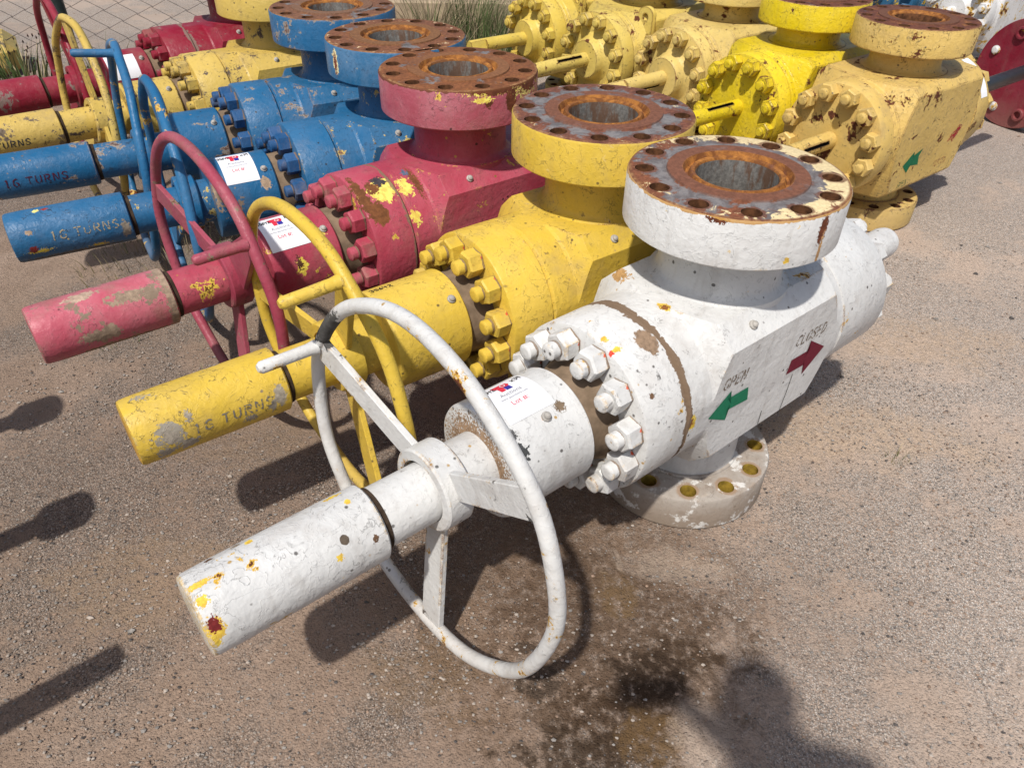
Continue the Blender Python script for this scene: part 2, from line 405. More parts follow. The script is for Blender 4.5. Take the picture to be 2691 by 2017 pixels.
M_HOUS = MB().lathe([(0.506, 0.09), (0.506, 0.124), (0.511, 0.1295), (0.700, 0.1295), (0.708, 0.1295), (0.7145, 0.126), (0.716, 0.119), (0.716, 0.05)], 'x', 80).mesh('bearing_housing', 1, 35)
M_SLV = MB().lathe([(0.69, 0.070), (0.80, 0.070), (0.80, 0.062), (0.975, 0.062)], 'x', 64).mesh('stem_sleeve', 1, 35)
M_CAP = MB().lathe([(0.972, 0.05), (0.972, 0.072), (0.976, 0.0770), (1.00, 0.0775), (1.26, 0.0765), (1.300, 0.0750), (1.307, 0.0725), (1.309, 0.067), (1.309, 0)], 'x', 72).mesh('stem_cap', 1, 40)
M_TAIL = MB().lathe([(-0.52, 0.0), (-0.52, 0.049), (-0.87, 0.049), (-0.888, 0.045), (-0.896, 0.030), (-0.897, 0)], 'x', 48).mesh('tail_rod_housing', 1, 40)
M_TBASE = MB().lathe([(-0.519, 0.0), (-0.519, 0.080), (-0.568, 0.080), (-0.574, 0.072), (-0.575, 0.0)], 'x', 8, a0=R(22.5)).mesh('tail_base', 1, 20)
M_GAP = MB().lathe([(0.958, 0.0605), (0.960, 0.0640), (0.9735, 0.0655), (0.9735, 0.05)], 'x', 48).mesh('dirt_ring', 1, 35)
def fitting():
    return MB().lathe([(0, 0.011), (0.004, 0.011), (0.006, 0.008), (0.010, 0.0075), (0.013, 0.005), (0.015, 0)], 'z', 10).mesh('grease_fitting', 1, 30)
M_FIT = fitting()
# wheel: local x = axis
WR, WT = 0.384, 0.0150
def rim_mesh():
    mb = MB(); n, m = 96, 14
    for i in range(n):
        t = 2 * math.pi * i / n
        for k in range(m):
            p = 2 * math.pi * k / m; rr = WR + WT * math.cos(p) + 0.0016 * math.sin(5 * t + 1) + 0.0012 * math.sin(11 * t)
            mb.v.append((WT * math.sin(p) + 0.0020 * math.sin(3 * t) + 0.0012 * math.sin(8 * t + 2), rr * math.cos(t), rr * math.sin(t)))
    for i in range(n):
        for k in range(m):
            mb.f.append((i * m + k, ((i + 1) % n) * m + k, ((i + 1) % n) * m + (k + 1) % m, i * m + (k + 1) % m)); mb.mi.append(0)
    return mb.mesh('wheel_rim', 1, 60)
M_RIM = rim_mesh()
M_HUB = MB().lathe([(-0.068, 0.0715), (-0.068, 0.086), (-0.064, 0.090), (-0.010, 0.090), (-0.006, 0.086), (-0.006, 0.0665), (-0.030, 0.0665)], 'x', 64).mesh('wheel_hub', 1, 32)
def spoke_mesh(w0=0.030, w1=0.031, th=0.0075, r0=0.082, r1=0.374, x0=-0.037, x1=0.0, name='wheel_spoke'):
    """flat bar along +y from hub to rim"""
    vs = []
    for (r, w, x) in ((r0, w0, x0), (r1, w1, x1)):
        b = 0.0018
        for (dx, dz) in ((th, w - b), (th - b, w), (-th + b, w), (-th, w - b), (-th, -w + b), (-th + b, -w), (th - b, -w), (th, -w + b)):
            vs.append((x + dx, r, dz))
    n = 8
    fs = [tuple(range(n)), tuple(reversed(range(n, 2 * n)))] + [(k, (k + 1) % n, (k + 1) % n + n, k + n) for k in range(n)]
    return MB().add(vs, fs).mesh(name, 1, 20)
M_SPOKE = spoke_mesh(); M_SPOKEW = spoke_mesh(0.062, 0.028, name='wheel_spoke_wide')
M_HANDLE = MB().tube([(0, 0, 0), (0.02, 0, 0), (0.08, 0, 0), (0.124, 0, 0), (0.131, 0, 0)], [0.0165, 0.0135, 0.0132, 0.0132, 0.008], 14).mesh('wheel_handle', 1, 50)

# ------------------------------------------------------------------ flat print
STEN = {
 '1': [[(.35, 1.25), (.55, 1.4)], [(.55, 1.3), (.55, 0)]],
 '6': [[(.85, 1.25), (.55, 1.4), (.2, 1.2), (.1, .85)], [(.1, .65), (.12, .25), (.5, 0), (.85, .2), (.88, .55), (.55, .72)]],
 'T': [[(0, 1.36), (1, 1.36)], [(.5, 1.16), (.5, 0)]],
 'U': [[(.1, 1.4), (.1, .4), (.38, .04)], [(.62, .04), (.9, .4), (.9, 1.4)]],
 'R': [[(.1, 0), (.1, 1.4)], [(.3, 1.36), (.8, 1.3), (.9, 1.05), (.75, .76), (.3, .72)], [(.5, .58), (.95, 0)]],
 'N': [[(.08, 0), (.08, 1.4)], [(.22, 1.3), (.78, .1)], [(.92, 0), (.92, 1.4)]],
 'S': [[(.9, 1.15), (.65, 1.38), (.25, 1.3), (.1, 1.02), (.35, .8)], [(.5, .72), (.85, .5), (.88, .25), (.6, .02), (.2, .08), (.05, .3)]],
 'O': [[(.42, 1.38), (.1, 1.1), (.1, .3), (.42, .02)], [(.58, .02), (.9, .3), (.9, 1.1), (.58, 1.38)]],
 'P': [[(.1, 0), (.1, 1.4)], [(.3, 1.36), (.8, 1.3), (.9, 1.0), (.75, .68), (.3, .62)]],
 'E': [[(.1, 0), (.1, 1.4)], [(.28, 1.36), (.9, 1.36)], [(.28, .72), (.75, .72)], [(.28, .04), (.9, .04)]],
 'C': [[(.9, 1.15), (.6, 1.38), (.2, 1.2), (.1, .8)], [(.1, .6), (.2, .18), (.6, .02), (.9, .25)]],
 'L': [[(.1, 1.4), (.1, .2)], [(.1, .04), (.85, .04)]],
 'D': [[(.1, 0), (.1, 1.4)], [(.3, 1.36), (.75, 1.15), (.9, .7), (.75, .25), (.3, .04)]],
}
def strokes_to_quads(lines, w, step=0.004):
    out = []
    for ln in lines:
        for i in range(len(ln) - 1):
            a, b = Vector(ln[i]), Vector(ln[i + 1]); d = b - a; L = d.length
            if L < 1e-6: continue
            d /= L; nrm = Vector((-d.y, d.x)) * w / 2; e = d * w * 0.25
            k = max(1, int(L / step)); a2, b2 = a - e, b + e
            for j in range(k):
                p, q = a2.lerp(b2, j / k), a2.lerp(b2, (j + 1) / k)
                out.append([p - nrm, q - nrm, q, p]); out.append([p, q, q + nrm, p + nrm])
    return out
def stencil(text, h, slant=0.0, adv=1.18, sx=0.72):
    s = h / 1.4; lines = []; x = 0
    for ch in text:
        if ch == ' ': x += 0.75 * s * sx; continue
        for ln in STEN[ch]: lines.append([((x + px * s * sx) + slant * py * s, py * s) for px, py in ln])
        x += adv * s * sx
    return lines, x
def patch(quads, fn, name):
    mb = MB()
    for q in quads:
        mb.add([fn(p[0], p[1]) for p in q], [tuple(range(len(q)))])
    return mb.mesh(name, 1, 0, fix=False)
def on_cyl(u0, a0, r, h, sgn=-1):
    """x of the print runs towards -u, y runs up round the cylinder; a0 in degrees from +y"""
    def f(x, y):
        a = R(a0) + y / r
        return (u0 + sgn * x, r * math.cos(a), h + r * math.sin(a))
    return f
def grid_quads(x0, x1, y0, y1, nx, ny):
    xs = [x0 + (x1 - x0) * i / nx for i in range(nx + 1)]; ys = [y0 + (y1 - y0) * i / ny for i in range(ny + 1)]
    return [[(xs[i], ys[j]), (xs[i + 1], ys[j]), (xs[i + 1], ys[j + 1]), (xs[i], ys[j + 1])] for i in range(nx) for j in range(ny)]
def font_quads(text, size):
    cu = bpy.data.curves.new('t', 'FONT'); cu.body = text; cu.size = size; cu.resolution_u = 2
    o = bpy.data.objects.new('t', cu); COL.objects.link(o); bpy.context.view_layer.update()
    me = o.to_mesh(); q = [[(me.vertices[i].co.x, me.vertices[i].co.y) for i in p.vertices] for p in me.polygons]
    w = max(v.co.x for v in me.vertices)
    o.to_mesh_clear(); bpy.data.objects.remove(o); bpy.data.curves.remove(cu)
    return q, w
def shift(qs, dx, dy, k=1.0): return [[(p[0] * k + dx, p[1] * k + dy) for p in q] for q in qs]

PAPER = plain('label_paper', (0.78, 0.79, 0.82), 0.55, 0.3, 0.03, 12, bump=0.05)
INKR = plain('ink_red', (0.62, 0.03, 0.06), 0.6, 0.3, 0.05); INKB = plain('ink_blue', (0.03, 0.03, 0.28), 0.6, 0.3, 0.05)
INKG = plain('ink_grey', (0.22, 0.22, 0.25), 0.6, 0.3, 0.05); INKK = plain('ink_black', (0.012, 0.012, 0.014), 0.6, 0.3, 0.05)
FA, FAW = font_quads('Auctions', 0.015); FU, FUW = font_quads('www.pauctions.com', 0.0085); FL, FLW = font_quads('Lot #:', 0.0175)
SCR1 = [[(0, .012), (.004, .016), (.008, .013), (.004, .009), (.009, .005), (.004, .0), (0, .002)], [(.018, .015), (.012, .015), (.012, .009), (.018, .008), (.017, .001), (.011, .001)],
        [(.026, .016), (.021, .007), (.022, .001), (.027, .002), (.026, .007), (.022, .006)], [(.030, .016), (.030, .008), (.037, .008)], [(.036, .014), (.035, .0)],
        [(.041, .012), (.045, .016), (.048, .012), (.041, .001), (.049, .001)]]
SCR2 = [[(0, 0), (.007, .010)], [(0, .010), (.007, 0)], [(.010, .014), (.016, .015), (.013, .008), (.017, .004), (.011, 0)], [(.024, .013), (.019, .015), (.019, .009), (.024, .010), (.024, .015), (.023, 0)]]
def lot_label(parent, ur, ul, alo, ahi, logo=True, pen=('35642', True), r=0.1295, h=H):
    """paper sticker wrapped on the bearing housing: ul..ur left/right ends along the stem, alo..ahi degrees"""
    W = ul - ur; Hh = R(ahi - alo) * (r + 0.0012)
    f0 = on_cyl(ul, alo, r + 0.0012, h); f1 = on_cyl(ul, alo, r + 0.0019, h); f2 = on_cyl(ul, alo, r + 0.0024, h)
    lab = put('lot_label', patch(grid_quads(0, W, 0, Hh, 4, 14), f0, 'label_sheet'), PAPER, parent)
    tag(lab, 'white paper auction lot sticker stuck on the bearing housing')
    if not logo:
        put('small_print', patch(shift(FU, W * 0.3, Hh * 0.52, 0.5), f1, 'small_print'), INKG, lab); return lab
    cx = W * 0.48; ty = Hh - 0.013
    P = [[(cx - .017, ty), (cx + .004, ty), (cx + .004, ty - .009), (cx - .017, ty - .005)], [(cx + .004, ty), (cx + .014, ty - .002), (cx + .016, ty - .009), (cx + .004, ty - .009)],
         [(cx - .017, ty - .005), (cx + .016, ty - .009), (cx + .012, ty - .016), (cx - .010, ty - .014)], [(cx - .010, ty - .014), (cx + .001, ty - .015), (cx - .001, ty - .027), (cx - .010, ty - .027)]]
    P = [[(cx + (x - cx) * 1.25, ty + (y - ty) * 1.25) for x, y in q] for q in P]
    put('logo', patch(P, f1, 'logo_p'), INKR, lab)
    put('logo_square', patch([[(cx + .001, ty - .020), (cx + .016, ty - .020), (cx + .016, ty - .034), (cx + .001, ty - .034)]], f1, 'logo_square'), INKB, lab)
    ring = strokes_to_quads([[(cx + .005 + .0055 * math.cos(t), ty - .010 + .0055 * math.sin(t)) for t in [R(36 * i) for i in range(11)]]], 0.0018, 0.002)
    put('logo_ring', patch(ring, f2, 'logo_ring'), PAPER, lab)
    put('print_line', patch(shift(FA, cx - FAW / 2, ty - .050), f1, 'line_auctions'), INKG, lab)
    put('print_line', patch(shift(FU, cx - FUW / 2, ty - .061), f1, 'line_url'), INKG, lab)
    put('print_line', patch(shift(FL, cx - FLW / 2, ty - .081), f1, 'line_lot'), INKR, lab)
    qs = strokes_to_quads([[(x * .8 + .001, y * .9 + ty - .016) for x, y in l] for l in SCR1], 0.0024, 0.004)
    if pen: put('pen_mark', patch(qs, f1, 'pen_a'), INKK, lab)
    qs = strokes_to_quads([[(x + W - .030, y + ty - .012) for x, y in l] for l in SCR2], 0.0024, 0.004)
    put('pen_mark', patch(qs, f1, 'pen_b'), INKK, lab)
    return lab

# ------------------------------------------------------------------ materials of the lots
BORE = steel_bore()
HOLE = plain('hole_rust', (0.10, 0.042, 0.018), 0.9, 0.2, 0.5, 60)
HOLEY = plain('hole_old_yellow', (0.30, 0.20, 0.03), 0.8, 0.2, 0.4, 40)
DIRT = plain('caked_dirt', (0.200, 0.145, 0.098), 0.95, 0.1, 0.25, 25, bump=0.5)
GAPM = plain('groove_dirt', (0.055, 0.038, 0.026), 0.95, 0.1, 0.4, 40)
TR = plain('bare_stud', (0.35, 0.33, 0.30), 0.6, 0.4, 0.2, 60)

def gate_valve(name, loc, yaw, pm, nutm, face, label, holem=HOLE, wheel=(0.86, 0.0, 0.0), spin=95, handle=None, wm=None, capm=None,
               bonm=None, fitm=None, fit=(0.538, 52), facetop=None, wide=False, neckm=None, botm=None):
    t = empty(name, (loc[0], loc[1], 0), R(yaw)); tag(t, label, 'gate valve', 'wheel-operated gate valves standing in the front row')
    wm = wm or pm; capm = capm or pm; bonm = bonm or pm; fitm = fitm or pm
    put('body', M_BODY, pm, t, (0, 0, H))
    put('neck', M_NECKT, pm, t); put('neck', M_NECKB, pm, t)
    put('top_flange', M_FT, [facetop or pm, face, holem, BORE], t)
    put('bottom_flange', M_FB, [botm or pm, botm or pm, HOLEY, BORE], t)
    b = put('bonnet_flange', M_BON, bonm, t, (0, 0, H))
    put('bonnet_flange', M_BONR, pm, t, (0, 0, H))
    nut_ring(t, 0.432, 0.164, H, nutm); nut_ring(t, -0.520, 0.164, H, nutm, -1)
    nk = put('bonnet_neck', M_BNECK, neckm or DIRT, t, (0, 0, H)); tag(nk, 'neck caked with brown dirt between bonnet and housing')
    hs = put('bearing_housing', M_HOUS, fitm, t, (0, 0, H))
    put('stem_sleeve', M_SLV, pm, t, (0, 0, H)); put('stem_cap', M_CAP, capm, t, (0, 0, H))
    put('dirt_ring', M_GAP, GAPM, t, (0, 0, H))
    put('tail_rod_housing', M_TAIL, pm, t, (0, 0, H)); put('tail_base', M_TBASE, pm, t, (0, 0, H))
    for (x, y, z, rx) in ((0.09, 0.1755, H + 0.1755, -45), (fit[0], 0.1295 * math.cos(R(fit[1])), H + 0.1295 * math.sin(R(fit[1])), fit[1] - 90)):
        put('grease_fitting', M_FIT, TR, t, (x, y, z), (R(rx), 0, 0))
    w = put('hand_wheel', M_RIM, wm, t, (wheel[0], 0, H + 0.005), (R(spin), -wheel[2], wheel[1]))
    put('hub', M_HUB, wm, w)
    for k in range(3):
        put('spoke', M_SPOKEW if (wide and k == 0) else M_SPOKE, wm, w, None, (R(120 * k), 0, 0))
    if handle is not None:
        a = R(handle - spin); put('handle', M_HANDLE, wm, w, (0.012, WR * math.cos(a), WR * math.sin(a)))
    return t
def turns(parent, u, ang, h, mat, text='16 TURNS', r=0.0773):
    for word in text.split():
        ln, w = stencil(word, h, 0.10, 1.42, 1.02)
        put('stencil_lettering', patch(strokes_to_quads(ln, h * 0.145, 0.004), on_cyl(u, ang, r + 0.0008, H), 'turns_print'), mat, parent)
        u -= w + 0.75 * h / 1.4

WHITE = (0.655, 0.655, 0.64); YEL = (0.68, 0.468, 0.055); PINK = (0.42, 0.056, 0.092); BLUE = (0.012, 0.118, 0.265); RED = (0.25, 0.007, 0.026)
LEMON = (0.74, 0.56, 0.012); TAN = (0.66, 0.455, 0.13)
BROWN = (0.19, 0.13, 0.085)
wh_blobs = [((0.02, 0.237, 0.845), (0.018, 0.05, 0.050), (0.10, 0.025, 0.012), 0.35), ((0.03, 0.237, 0.80), (0.012, 0.05, 0.03), (0.10, 0.025, 0.012), 0.4)]
m_white = paint('white_paint', WHITE, under=(0.60, 0.36, 0.06), chip=0.747, chip2=0.777, speck=0.75, dust=0.20, streak=0.22, fleck=(0.055, 0.048, 0.042), edge=0.09, crack=0.25)
m_whitet = paint('white_paint_top_flange', WHITE, under=(0.60, 0.40, 0.10), chip=0.747, chip2=0.782, speck=0.26, dust=0.15, streak=0.22, fleck=(0.055, 0.048, 0.042), edge=0.09, crack=0.33, bump=0.55,
                 blobs=[((0.026, 0.238, 0.855), (0.012, 0.03, 0.032), (0.095, 0.028, 0.012), 0.2), ((0.020, 0.239, 0.80), (0.0045, 0.02, 0.045), (0.34, 0.20, 0.09), 0.35), ((0.10, 0.217, 0.80), (0.006, 0.01, 0.008), (0.58, 0.36, 0.05), 0.3), ((0.21, 0.115, 0.882), (0.012, 0.03, 0.007), (0.095, 0.028, 0.012), 0.5)],
                 bands=[(2, 0.887, 0.004, (0.45, 0.24, 0.06), 0.9)])
m_whitebon = paint('white_paint_bonnet', WHITE, under=(0.60, 0.36, 0.06), chip=0.732, chip2=0.757, speck=1.20, dust=0.15, streak=0.22, fleck=(0.055, 0.048, 0.042), edge=0.09, crack=0.28, bands=[(0, 0.304, 0.013, BROWN, 1.0)], blobs=[((0.395, 0.166, 0.120), (0.006, 0.007, 0.007), (0.10, 0.055, 0.03), 0.2), ((0.415, 0.038, 0.201), (0.008, 0.008, 0.01), (0.58, 0.36, 0.05), 0.3), ((0.427, 0.072, 0.191), (0.006, 0.006, 0.01), (0.55, 0.05, 0.03), 0.2), ((0.412, 0.071, 0.192), (0.012, 0.006, 0.01), (0.58, 0.36, 0.05), 0.3), ((0.335, 0.085, 0.186), (0.022, 0.030, 0.03), (0.19, 0.13, 0.085), 0.45)])
m_whitebody = paint('white_paint_body', WHITE, under=(0.60, 0.36, 0.06), chip=0.732, chip2=0.762, speck=0.68, dust=0.22, streak=0.22, fleck=(0.055, 0.048, 0.042), edge=0.09, crack=0.28, bands=[(0, 0.298, 0.008, BROWN, 1.0)],
                    blobs=[((0.222, 0.029, 0.202), (0.015, 0.016, 0.02), (0.58, 0.36, 0.05), 0.4), ((0.222, 0.032, 0.202), (0.010, 0.010, 0.02), (0.17, 0.065, 0.018), 0.4), ((0.285, 0.204, 0.011), (0.014, 0.02, 0.022), (0.58, 0.36, 0.05), 0.5), ((0.288, 0.204, 0.015), (0.008, 0.02, 0.014), (0.17, 0.065, 0.018), 0.5), ((0.19, -0.14, 0.20), (0.02, 0.03, 0.02), (0.34, 0.20, 0.08), 0.6)])
m_whitecap = paint('white_paint_cap', WHITE, under=(0.62, 0.38, 0.05), chip=0.722, chip2=0.747, speck=0.60, dust=0.22, streak=0.22, fleck=(0.055, 0.048, 0.042), edge=0.09, crack=0.50, bump=0.55,
                   blobs=[((1.286, 0.007, 0.076), (0.022, 0.006, 0.02), (0.58, 0.36, 0.05), 0.25), ((1.293, 0.035, 0.068), (0.010, 0.009, 0.012), (0.58, 0.36, 0.05), 0.25), ((1.295, 0.070, 0.030), (0.017, 0.03, 0.020), (0.58, 0.36, 0.05), 0.35), ((1.292, 0.067, 0.037), (0.011, 0.02, 0.012), (0.13, 0.014, 0.014), 0.3), ((1.304, 0.076, 0.006), (0.012, 0.02, 0.010), (0.58, 0.36, 0.05), 0.35), ((1.306, 0.0, 0.0), (0.0035, 0.1, 0.1), (0.42, 0.33, 0.20), 0.6), ((1.051, 0.054, 0.054), (0.0085, 0.009, 0.010), (0.075, 0.058, 0.042), 0.08), ((1.207, -0.042, 0.064), (0.008, 0.006, 0.008), (0.20, 0.155, 0.11), 0.2), ((1.186, -0.031, 0.070), (0.007, 0.007, 0.008), (0.58, 0.36, 0.05), 0.2), ((1.254, -0.040, 0.065), (0.007, 0.006, 0.008), (0.10, 0.055, 0.03), 0.2), ((1.011, -0.001, 0.076), (0.005, 0.007, 0.01), (0.58, 0.36, 0.05), 0.3), ((1.070, 0.068, 0.035), (0.007, 0.01, 0.006), (0.58, 0.36, 0.05), 0.3), ((0.998, 0.068, 0.034), (0.006, 0.01, 0.007), (0.10, 0.055, 0.03), 0.3), ((1.024, -0.038, 0.067), (0.016, 0.006, 0.012), (0.58, 0.36, 0.05), 0.4), ((1.14, 0.04, -0.075), (0.19, 0.05, 0.020), (0.30, 0.255, 0.21), 0.5)])
m_whitewheel = paint('white_paint_wheel', WHITE, under=(0.60, 0.36, 0.06), chip=0.687, chip2=0.712, speck=0.90, dust=0.35, streak=0.22, fleck=(0.055, 0.048, 0.042), edge=0.09, crack=0.11,
                     blobs=[((0.0, 0.374, -0.085), (0.05, 0.06, 0.065), (0.06, 0.058, 0.055), 0.5)])
m_whitehous = paint('white_paint_housing', WHITE, under=(0.60, 0.36, 0.06), chip=0.752, chip2=0.782, speck=0.90, dust=0.18, streak=0.22, fleck=(0.055, 0.048, 0.042), edge=0.09, crack=0.28,
                    blobs=[((0.716, 0.0, 0.0), (0.006, 0.104, 0.104), (0.23, 0.15, 0.09), 0.16), ((0.557, 0.065, 0.112), (0.012, 0.012, 0.013), (0.14, 0.10, 0.065), 0.25), ((0.600, 0.071, 0.107), (0.008, 0.010, 0.008), (0.45, 0.20, 0.06), 0.4), ((0.687, 0.070, 0.109), (0.009, 0.013, 0.014), (0.07, 0.07, 0.07), 0.3), ((0.684, 0.100, 0.083), (0.014, 0.016, 0.017), (0.045, 0.047, 0.047), 0.7)])
m_whitebot = paint('white_paint_base', (0.52, 0.49, 0.45), under=(0.55, 0.50, 0.44), chip=0.712, chip2=0.772, speck=0.30, dust=0.75, streak=0.22, fleck=(0.055, 0.048, 0.042), edge=0.09, crack=0.44, mud=0.85, wash=True)
m_whitenut = paint('white_paint_nut', WHITE, under=(0.60, 0.36, 0.06), chip=0.722, chip2=0.762, speck=0.75, dust=0.4, streak=0.22, fleck=(0.055, 0.048, 0.042), edge=0.09, bands=[(0, 0.0, 0.005, BROWN, 0.85)], crack=0.11,
                   blobs=[((0.002, 0.031, 0.010), (0.006, 0.006, 0.006), (0.55, 0.08, 0.035), 0.4)])
f_white = rusty_face('flange_face_white', cream=0.80, grey=1.2, lean=(-0.5, 0.25), ringc=(0.135, 0.055, 0.032))

m_yel = paint('yellow_paint', YEL, under=(0.62, 0.45, 0.16), chip=0.74, chip2=0.77, speck=0.9, dust=0.30, edge=0.09, crack=0.55, fleck=(0.10, 0.07, 0.03))
m_yelcap = paint('yellow_paint_cap', YEL, under=(0.30, 0.27, 0.22), chip=0.69, chip2=0.80, speck=0.4, dust=0.25, edge=0.09, crack=0.8, fleck=(0.14, 0.10, 0.04), bump=0.55,
                 blobs=[((1.241, 0.076, 0.013), (0.014, 0.02, 0.020), (0.24, 0.21, 0.17), 0.7), ((1.207, 0.072, -0.025), (0.020, 0.02, 0.014), (0.24, 0.21, 0.17), 0.7), ((1.194, 0.066, 0.039), (0.007, 0.012, 0.014), (0.24, 0.21, 0.17), 0.5), ((0.998, 0.076, 0.010), (0.014, 0.02, 0.030), (0.30, 0.265, 0.21), 0.4), ((1.072, 0.074, -0.021), (0.016, 0.02, 0.010), (0.24, 0.21, 0.17), 0.6), ((1.309, 0, -0.02), (0.003, 0.08, 0.08), (0.42, 0.24, 0.05), 0.4)])
m_yelnut = paint('yellow_paint_nut', YEL, chip=0.72, chip2=0.77, speck=0.5, dust=0.45, bands=[(0, 0.0, 0.005, BROWN, 0.85)], crack=0.2, fleck=(0.12, 0.08, 0.03), blobs=[((0.002, 0.031, 0.010), (0.005, 0.005, 0.005), (0.50, 0.08, 0.03), 0.4)])
f_yel = rusty_face('flange_face_yellow', cream=0.22, grey=0.95, brown=(0.125, 0.048, 0.030))

m_pink = paint('faded_red_paint', PINK, under=(0.66, 0.48, 0.07), chip=0.715, chip2=0.745, speck=0.5, dust=0.35, crack=0.55, fade=0.16)
m_pinkbon = paint('faded_red_paint_bonnet', PINK, under=(0.66, 0.48, 0.07), chip=0.70, chip2=0.73, speck=0.5, dust=0.3, crack=0.5, fade=0.16, bands=[(0, 0.304, 0.012, BROWN, 0.9)],
                  blobs=[((0.355, 0.100, 0.178), (0.045, 0.040, 0.035), (0.66, 0.47, 0.10), 0.75), ((0.415, 0.110, 0.172), (0.016, 0.085, 0.07), (0.12, 0.045, 0.016), 0.45), ((0.385, 0.150, 0.140), (0.022, 0.03, 0.05), (0.12, 0.045, 0.016), 0.5), ((0.345, 0.070, 0.192), (0.020, 0.022, 0.02), (0.035, 0.030, 0.035), 0.6), ((0.372, 0.085, 0.186), (0.018, 0.022, 0.02), (0.12, 0.045, 0.016), 0.7)])
m_pinkbody = paint('faded_red_paint_body', PINK, under=(0.66, 0.48, 0.07), chip=0.72, chip2=0.75, speck=0.4, dust=0.3, edge=0.09, crack=0.5, fade=0.16,
                   blobs=[((0.275, 0.105, 0.175), (0.020, 0.032, 0.026), (0.66, 0.47, 0.10), 0.75), ((0.235, 0.100, 0.18), (0.012, 0.05, 0.05), (0.12, 0.045, 0.016), 0.6), ((0.285, 0.175, 0.105), (0.018, 0.02, 0.022), (0.66, 0.48, 0.09), 0.8), ((0.25, 0.06, 0.19), (0.010, 0.014, 0.014), (0.06, 0.09, 0.14), 0.5)])
m_pinkflange = paint('faded_red_paint_flange', (0.36, 0.075, 0.105), under=(0.66, 0.48, 0.07), chip=0.74, chip2=0.77, speck=0.3, dust=0.35, crack=0.6, fade=0.3, bump=0.55,
                     blobs=[((0.03, 0.236, 0.882), (0.10, 0.04, 0.010), (0.64, 0.46, 0.09), 0.5), ((0.01, 0.236, 0.884), (0.10, 0.04, 0.013), (0.095, 0.028, 0.012), 0.6), ((-0.017, 0.239, 0.855), (0.020, 0.03, 0.036), (0.095, 0.028, 0.012), 0.25), ((0.058, 0.232, 0.852), (0.012, 0.02, 0.014), (0.095, 0.028, 0.012), 0.35), ((0.075, 0.23, 0.862), (0.030, 0.02, 0.008), (0.64, 0.46, 0.09), 0.35), ((-0.09, 0.22, 0.868), (0.05, 0.05, 0.020), (0.50, 0.40, 0.12), 0.9), ((-0.10, 0.22, 0.875), (0.05, 0.05, 0.018), (0.095, 0.028, 0.012), 0.8)],
                     bands=[(2, 0.888, 0.006, (0.12, 0.042, 0.016), 0.9)])
m_pinkcap = paint('faded_red_paint_cap', (0.48, 0.085, 0.125), under=DUST, chip=0.64, chip2=0.80, speck=0.2, dust=0.5, edge=0.09, crack=0.6, fade=0.35,
                  blobs=[((1.165, 0.076, -0.010), (0.045, 0.03, 0.022), DUST, 0.7), ((1.14, 0.03, -0.072), (0.20, 0.06, 0.026), (0.20, 0.14, 0.09), 0.45), ((0.985, 0.03, 0.0), (0.012, 0.2, 0.2), DUST, 0.5), ((1.085, 0.050, 0.060), (0.045, 0.02, 0.014), DUST, 0.8), ((1.18, 0.013, 0.076), (0.04, 0.014, 0.014), (0.33, 0.24, 0.18), 0.6)])
m_pinkhous = paint('faded_red_paint_housing', (0.36, 0.028, 0.060), under=(0.66, 0.48, 0.07), chip=0.72, chip2=0.745, speck=0.4, dust=0.35, crack=0.4, fade=0.16,
                   blobs=[((0.636, 0.125, 0.034), (0.016, 0.02, 0.026), (0.60, 0.42, 0.06), 0.6), ((0.640, 0.122, 0.042), (0.009, 0.02, 0.018), (0.06, 0.025, 0.012), 0.6), ((0.55, 0.09, 0.10), (0.014, 0.014, 0.012), (0.64, 0.46, 0.09), 0.6)])
m_pinknut = paint('faded_red_paint_nut', PINK, chip=0.73, chip2=0.77, speck=0.2, dust=0.7, bands=[(0, 0.0, 0.005, BROWN, 0.85)], crack=0.2, fade=0.16)
m_pinkwheel = paint('faded_red_paint_wheel', (0.34, 0.05, 0.085), under=DUST, chip=0.70, chip2=0.735, speck=0.6, dust=0.4, crack=0.3, fade=0.16)
f_pink = rusty_face('flange_face_pink', cream=0.0, grey=0.35, brown=(0.150, 0.056, 0.022), paintc=(0.42, 0.30, 0.18), ringc=(0.16, 0.07, 0.03))

m_blue = paint('blue_paint', BLUE, under=(0.62, 0.46, 0.12), rust=(0.10, 0.055, 0.035), chip=0.705, chip2=0.735, speck=0.6, streak=0.05, dust=0.16, edge=0.09, crack=0.6, fade=0.12)
m_bluecap = paint('blue_paint_cap', BLUE, under=(0.60, 0.42, 0.06), rust=(0.13, 0.02, 0.015), chip=0.73, chip2=0.76, speck=0.3, streak=0.05, dust=0.16, crack=1.0, fade=0.16, bump=0.6,
                  blobs=[((1.240, 0.072, -0.025), (0.028, 0.03, 0.007), (0.58, 0.40, 0.05), 0.7), ((1.256, 0.074, -0.015), (0.011, 0.02, 0.010), (0.16, 0.02, 0.015), 0.4), ((1.078, 0.062, -0.046), (0.024, 0.02, 0.007), (0.55, 0.38, 0.05), 0.7), ((1.218, 0.011, 0.076), (0.009, 0.008, 0.008), (0.66, 0.52, 0.16), 0.2), ((1.195, 0.009, 0.076), (0.010, 0.006, 0.008), (0.22, 0.03, 0.02), 0.2), ((1.254, 0.068, 0.037), (0.010, 0.012, 0.006), (0.30, 0.22, 0.15), 0.5), ((0.994, 0.077, -0.008), (0.013, 0.02, 0.032), (0.19, 0.165, 0.13), 0.45), ((1.15, 0.05, -0.058), (0.16, 0.03, 0.008), (0.10, 0.09, 0.075), 0.6)])
